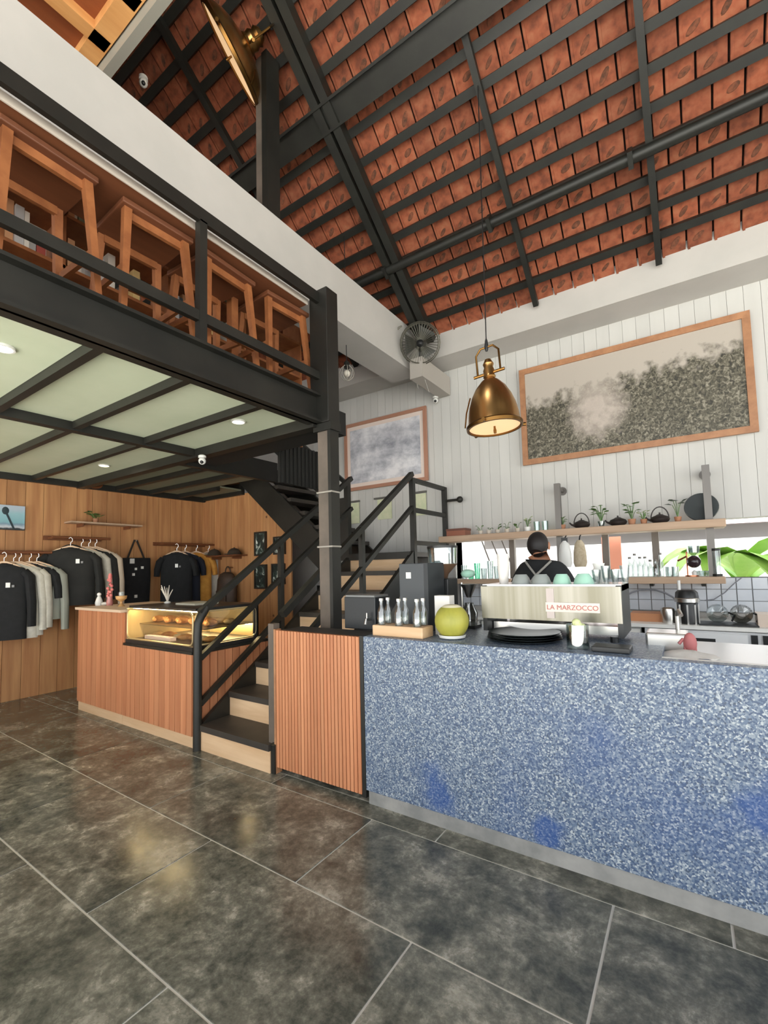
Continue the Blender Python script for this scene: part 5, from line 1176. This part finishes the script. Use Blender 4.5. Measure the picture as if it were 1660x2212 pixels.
MB().box(p0.x-.11, p0.x+.11, 4.185, 4.215, .95, 1.12).build('pocket', brn, bp_, bevel=.01); MB().tube([(p0.x, 4.41, 1.455), (p0.x, 4.32, 1.455)], .008, 6).build('peg', railm, bp_)
# screen picture, plank shelf with plant, carved hook
a, b = PX(-20, 1088, XL+.03), PX(53, 1146, XL+.03)
m, N, L, P = nodes_mat('seaside_photo'); tc = N.new('ShaderNodeTexCoord'); sp = N.new('ShaderNodeSeparateXYZ'); L.new(tc.outputs['Generated'], sp.inputs[0])
nz = N.new('ShaderNodeTexNoise'); nz.inputs['Scale'].default_value = 3.5; nz.inputs['Detail'].default_value = 6; L.new(tc.outputs['Generated'], nz.inputs[0])
ad = N.new('ShaderNodeMath'); ad.operation = 'MULTIPLY_ADD'; ad.inputs[1].default_value = .22; L.new(nz.outputs[0], ad.inputs[0]); L.new(sp.outputs['Z'], ad.inputs[2])
cr = ramp(N, [(.16, rgb(40,44,46)), (.22, rgb(196,200,206)), (.36, rgb(120,146,166)), (.44, rgb(128,176,186)), (.8, rgb(150,190,200)), (.98, rgb(176,190,204))]); L.new(ad.outputs[0], cr.inputs[0]); L.new(cr.outputs[0], P.inputs['Base Color']); P.inputs['Roughness'].default_value = .3
t = thing('photo_panel', 'blue seaside photograph panel on the board wall above the lower rail', 'picture', (XL+.02, (a.y+b.y)/2, b.z))
MB().box(XL+.001, XL+.03, a.y, b.y, b.z, a.z).build('panel', m, t); p = PX(12, 1103, XL+.031); MB().ball((XL+.03, p.y, p.z), (.004,.035,.045), 10, 6).build('printed_head', M('print_dark', rgb(40,56,62), .6), t, smooth=True)
MB().bar((XL+.0315, p.y+.01, p.z-.03), (XL+.0315, p.y+.08, p.z-.20), .02, .003, up=(1,0,0)).build('printed_arm', MATS['print_dark'], t)
a, b = PX(146, 1126, XL+.1), PX(300, 1138, XL+.1)
t = thing('plank_shelf', 'thin plank shelf with trailing plant on the board wall', 'shelf', (XL+.1, (a.y+b.y)/2, a.z-.02)); MB().box(XL+.001, XL+.2, a.y, b.y, a.z-.02, a.z).build('board', shelfwood, t)
for y in (a.y+.15, b.y-.15): MB().box(XL+.001, XL+.16, y-.01, y+.01, a.z-.06, a.z-.02).build('bracket', railm, t)
plant((XL+.11, PX(206, 1130, XL+.1).y, a.z), 'small trailing plant on the plank shelf of the board wall', .14, 9, .13, .035, seed=51)
c = PX(205, 1048, XL+.05); t = thing('carved_hook', 'small brown carved horn hung high on the board wall', 'ornament', (XL+.03, c.y, c.z)); MB().tube([(XL+.05, c.y+.09*math.cos(R(q)), c.z+.02+.05*math.sin(R(q))) for q in range(180, 361, 15)], [.008+.010*math.sin(R(i*15)) for i in range(13)], 8).build('horn', railm, t, smooth=True)
MB().box(XL, XL+.05, c.y-.015, c.y+.015, c.z-.045, c.z-.02).build('peg', railm, t)
# botanical pictures on the stair boarding
m, N, L, P = nodes_mat('botanical_print'); tc = N.new('ShaderNodeTexCoord'); oi = N.new('ShaderNodeObjectInfo'); mu = N.new('ShaderNodeMath'); mu.operation = 'MULTIPLY'; mu.inputs[1].default_value = 13; L.new(oi.outputs['Random'], mu.inputs[0])
va = N.new('ShaderNodeVectorMath'); L.new(tc.outputs['Generated'], va.inputs[0]); L.new(mu.outputs[0], va.inputs[1]); nz = N.new('ShaderNodeTexNoise'); nz.inputs['Scale'].default_value = 3; nz.inputs['Detail'].default_value = 4; nz.inputs['Distortion'].default_value = 1; L.new(va.outputs[0], nz.inputs[0])
cr = ramp(N, [(.45, rgb(30,38,34)), (.56, rgb(66,84,76)), (.66, rgb(206,210,200))]); L.new(nz.outputs[0], cr.inputs[0]); L.new(cr.outputs[0], P.inputs['Base Color'])
for i, (u0, v0, u1, v1, lb) in enumerate(((551, 1150, 576, 1200, 'tall dark botanical picture, upper one nearest the caps'), (592, 1160, 617, 1197, 'dark picture with white petals beside the upper stair rail'), (551, 1220, 577, 1272, 'tall dark botanical picture, lower one nearest the caps'), (588, 1218, 616, 1262, 'dark green botanical picture, lower one by the stair baluster'))):
    a, b = PY(u0, v0, 4.395), PY(u1, v1, 4.395)
    framed(a.x, b.x, b.z, a.z, 4.41, .022, lb, m, M('dark_frame', rgb(40,34,28), .5))

# ================================================================== OUTDOORS BEHIND THE KITCHEN
def banana(c, label, n, seed, size=1.0):
    t = thing('broadleaf_plant', label, 'plant', c, 'broad-leaved plants in the yard'); rn = random.Random(seed); c = Vector(c)
    gm = M('sunlit_leaf', rgb(168,204,104), .5, c2=rgb(140,186,80), scale=3, rand=.08)
    MB().tube([c, c+Vector((0,0,1.0*size))], [.06*size, .04*size], 10).build('stalk', M('stalk_green', rgb(150,160,96), .6), t, smooth=True)
    for i in range(n):
        q = rn.uniform(0, 6.28); L_ = size*rn.uniform(.6,.9); d = Vector((math.cos(q), math.sin(q), 0)); s_ = Vector((-math.sin(q), math.cos(q), 0)); st_ = c+Vector((0,0,size*rn.uniform(.9,1.15)))
        vs, fs = [], []
        for k in range(7):
            f_ = k/6; p = st_+d*L_*f_+Vector((0,0,.35*size*math.sin(f_*2.2)-.25*size*f_*f_)); wd = .20*size*math.sin(math.pi*min(1, f_*.9+.08))
            vs += [p-s_*wd+Vector((0,0,.05*size)), p, p+s_*wd+Vector((0,0,.05*size))]
        for k in range(6): fs += [(3*k,3*k+1,3*k+4,3*k+3), (3*k+1,3*k+2,3*k+5,3*k+4)]
        MB().add(vs, fs).build('leaf', gm, t, smooth=True)
for i, (u, y, n, s) in enumerate(((1606, 7.0, 9, 1.2), (1960, 7.0, 8, 1.2), (1440, 8.5, 7, .8))):
    p = PY(u, 1240, y); banana((p.x, y, -.05), ('bright green broad-leaved plant in the yard just past the shelf end', 'bright green broad-leaved plant in the yard beyond the last wall tiles', 'small broad-leaved plant in the yard behind the syphon brewer')[i], n, 60+i, s)
yw = MB().box(-6, 6, 9.6, 9.8, -.06, 1.75).build('yard_wall', M('pale_yard_wall', rgb(150,148,146), .8, c2=rgb(136,136,134), scale=2)); tag(yw, 'pale garden wall seen through the kitchen opening', 'wall')
t = thing('shed', 'grey roofed shed beyond the pale garden wall', 'building', (-1.0, 12.5, -.05))
MB().box(-4.5, 1.5, 11.5, 14, -.06, 2.2).build('wall', M('shed_wall', rgb(140,136,134), .8), t); MB().prism([(-4.7, 11.2, 2.1), (-4.7, 14.2, 2.1), (-4.7, 12.7, 3.0)], (6.4,0,0)).build('roof', M('shed_roof', rgb(140,130,130), .8), t)
for x in (-3.4, -1.6, .2): MB().box(x, x+.7, 11.47, 11.5, .9, 1.7).build('window', M('shed_window', rgb(90,98,104), .2), t)
ap = PY(1322, 1190, 7.0)
t = thing('signboard', 'small orange board standing in the yard behind the window posts', 'sign', (ap.x, 7.0, -.05)); MB().box(ap.x-.12, ap.x+.12, 6.98, 7.02, 1.3, 1.75).build('board', M('orange_board', rgb(196,128,104), .6), t); MB().box(ap.x-.02, ap.x+.02, 6.98, 7.02, -.06, 1.3).build('pole', steel, t)
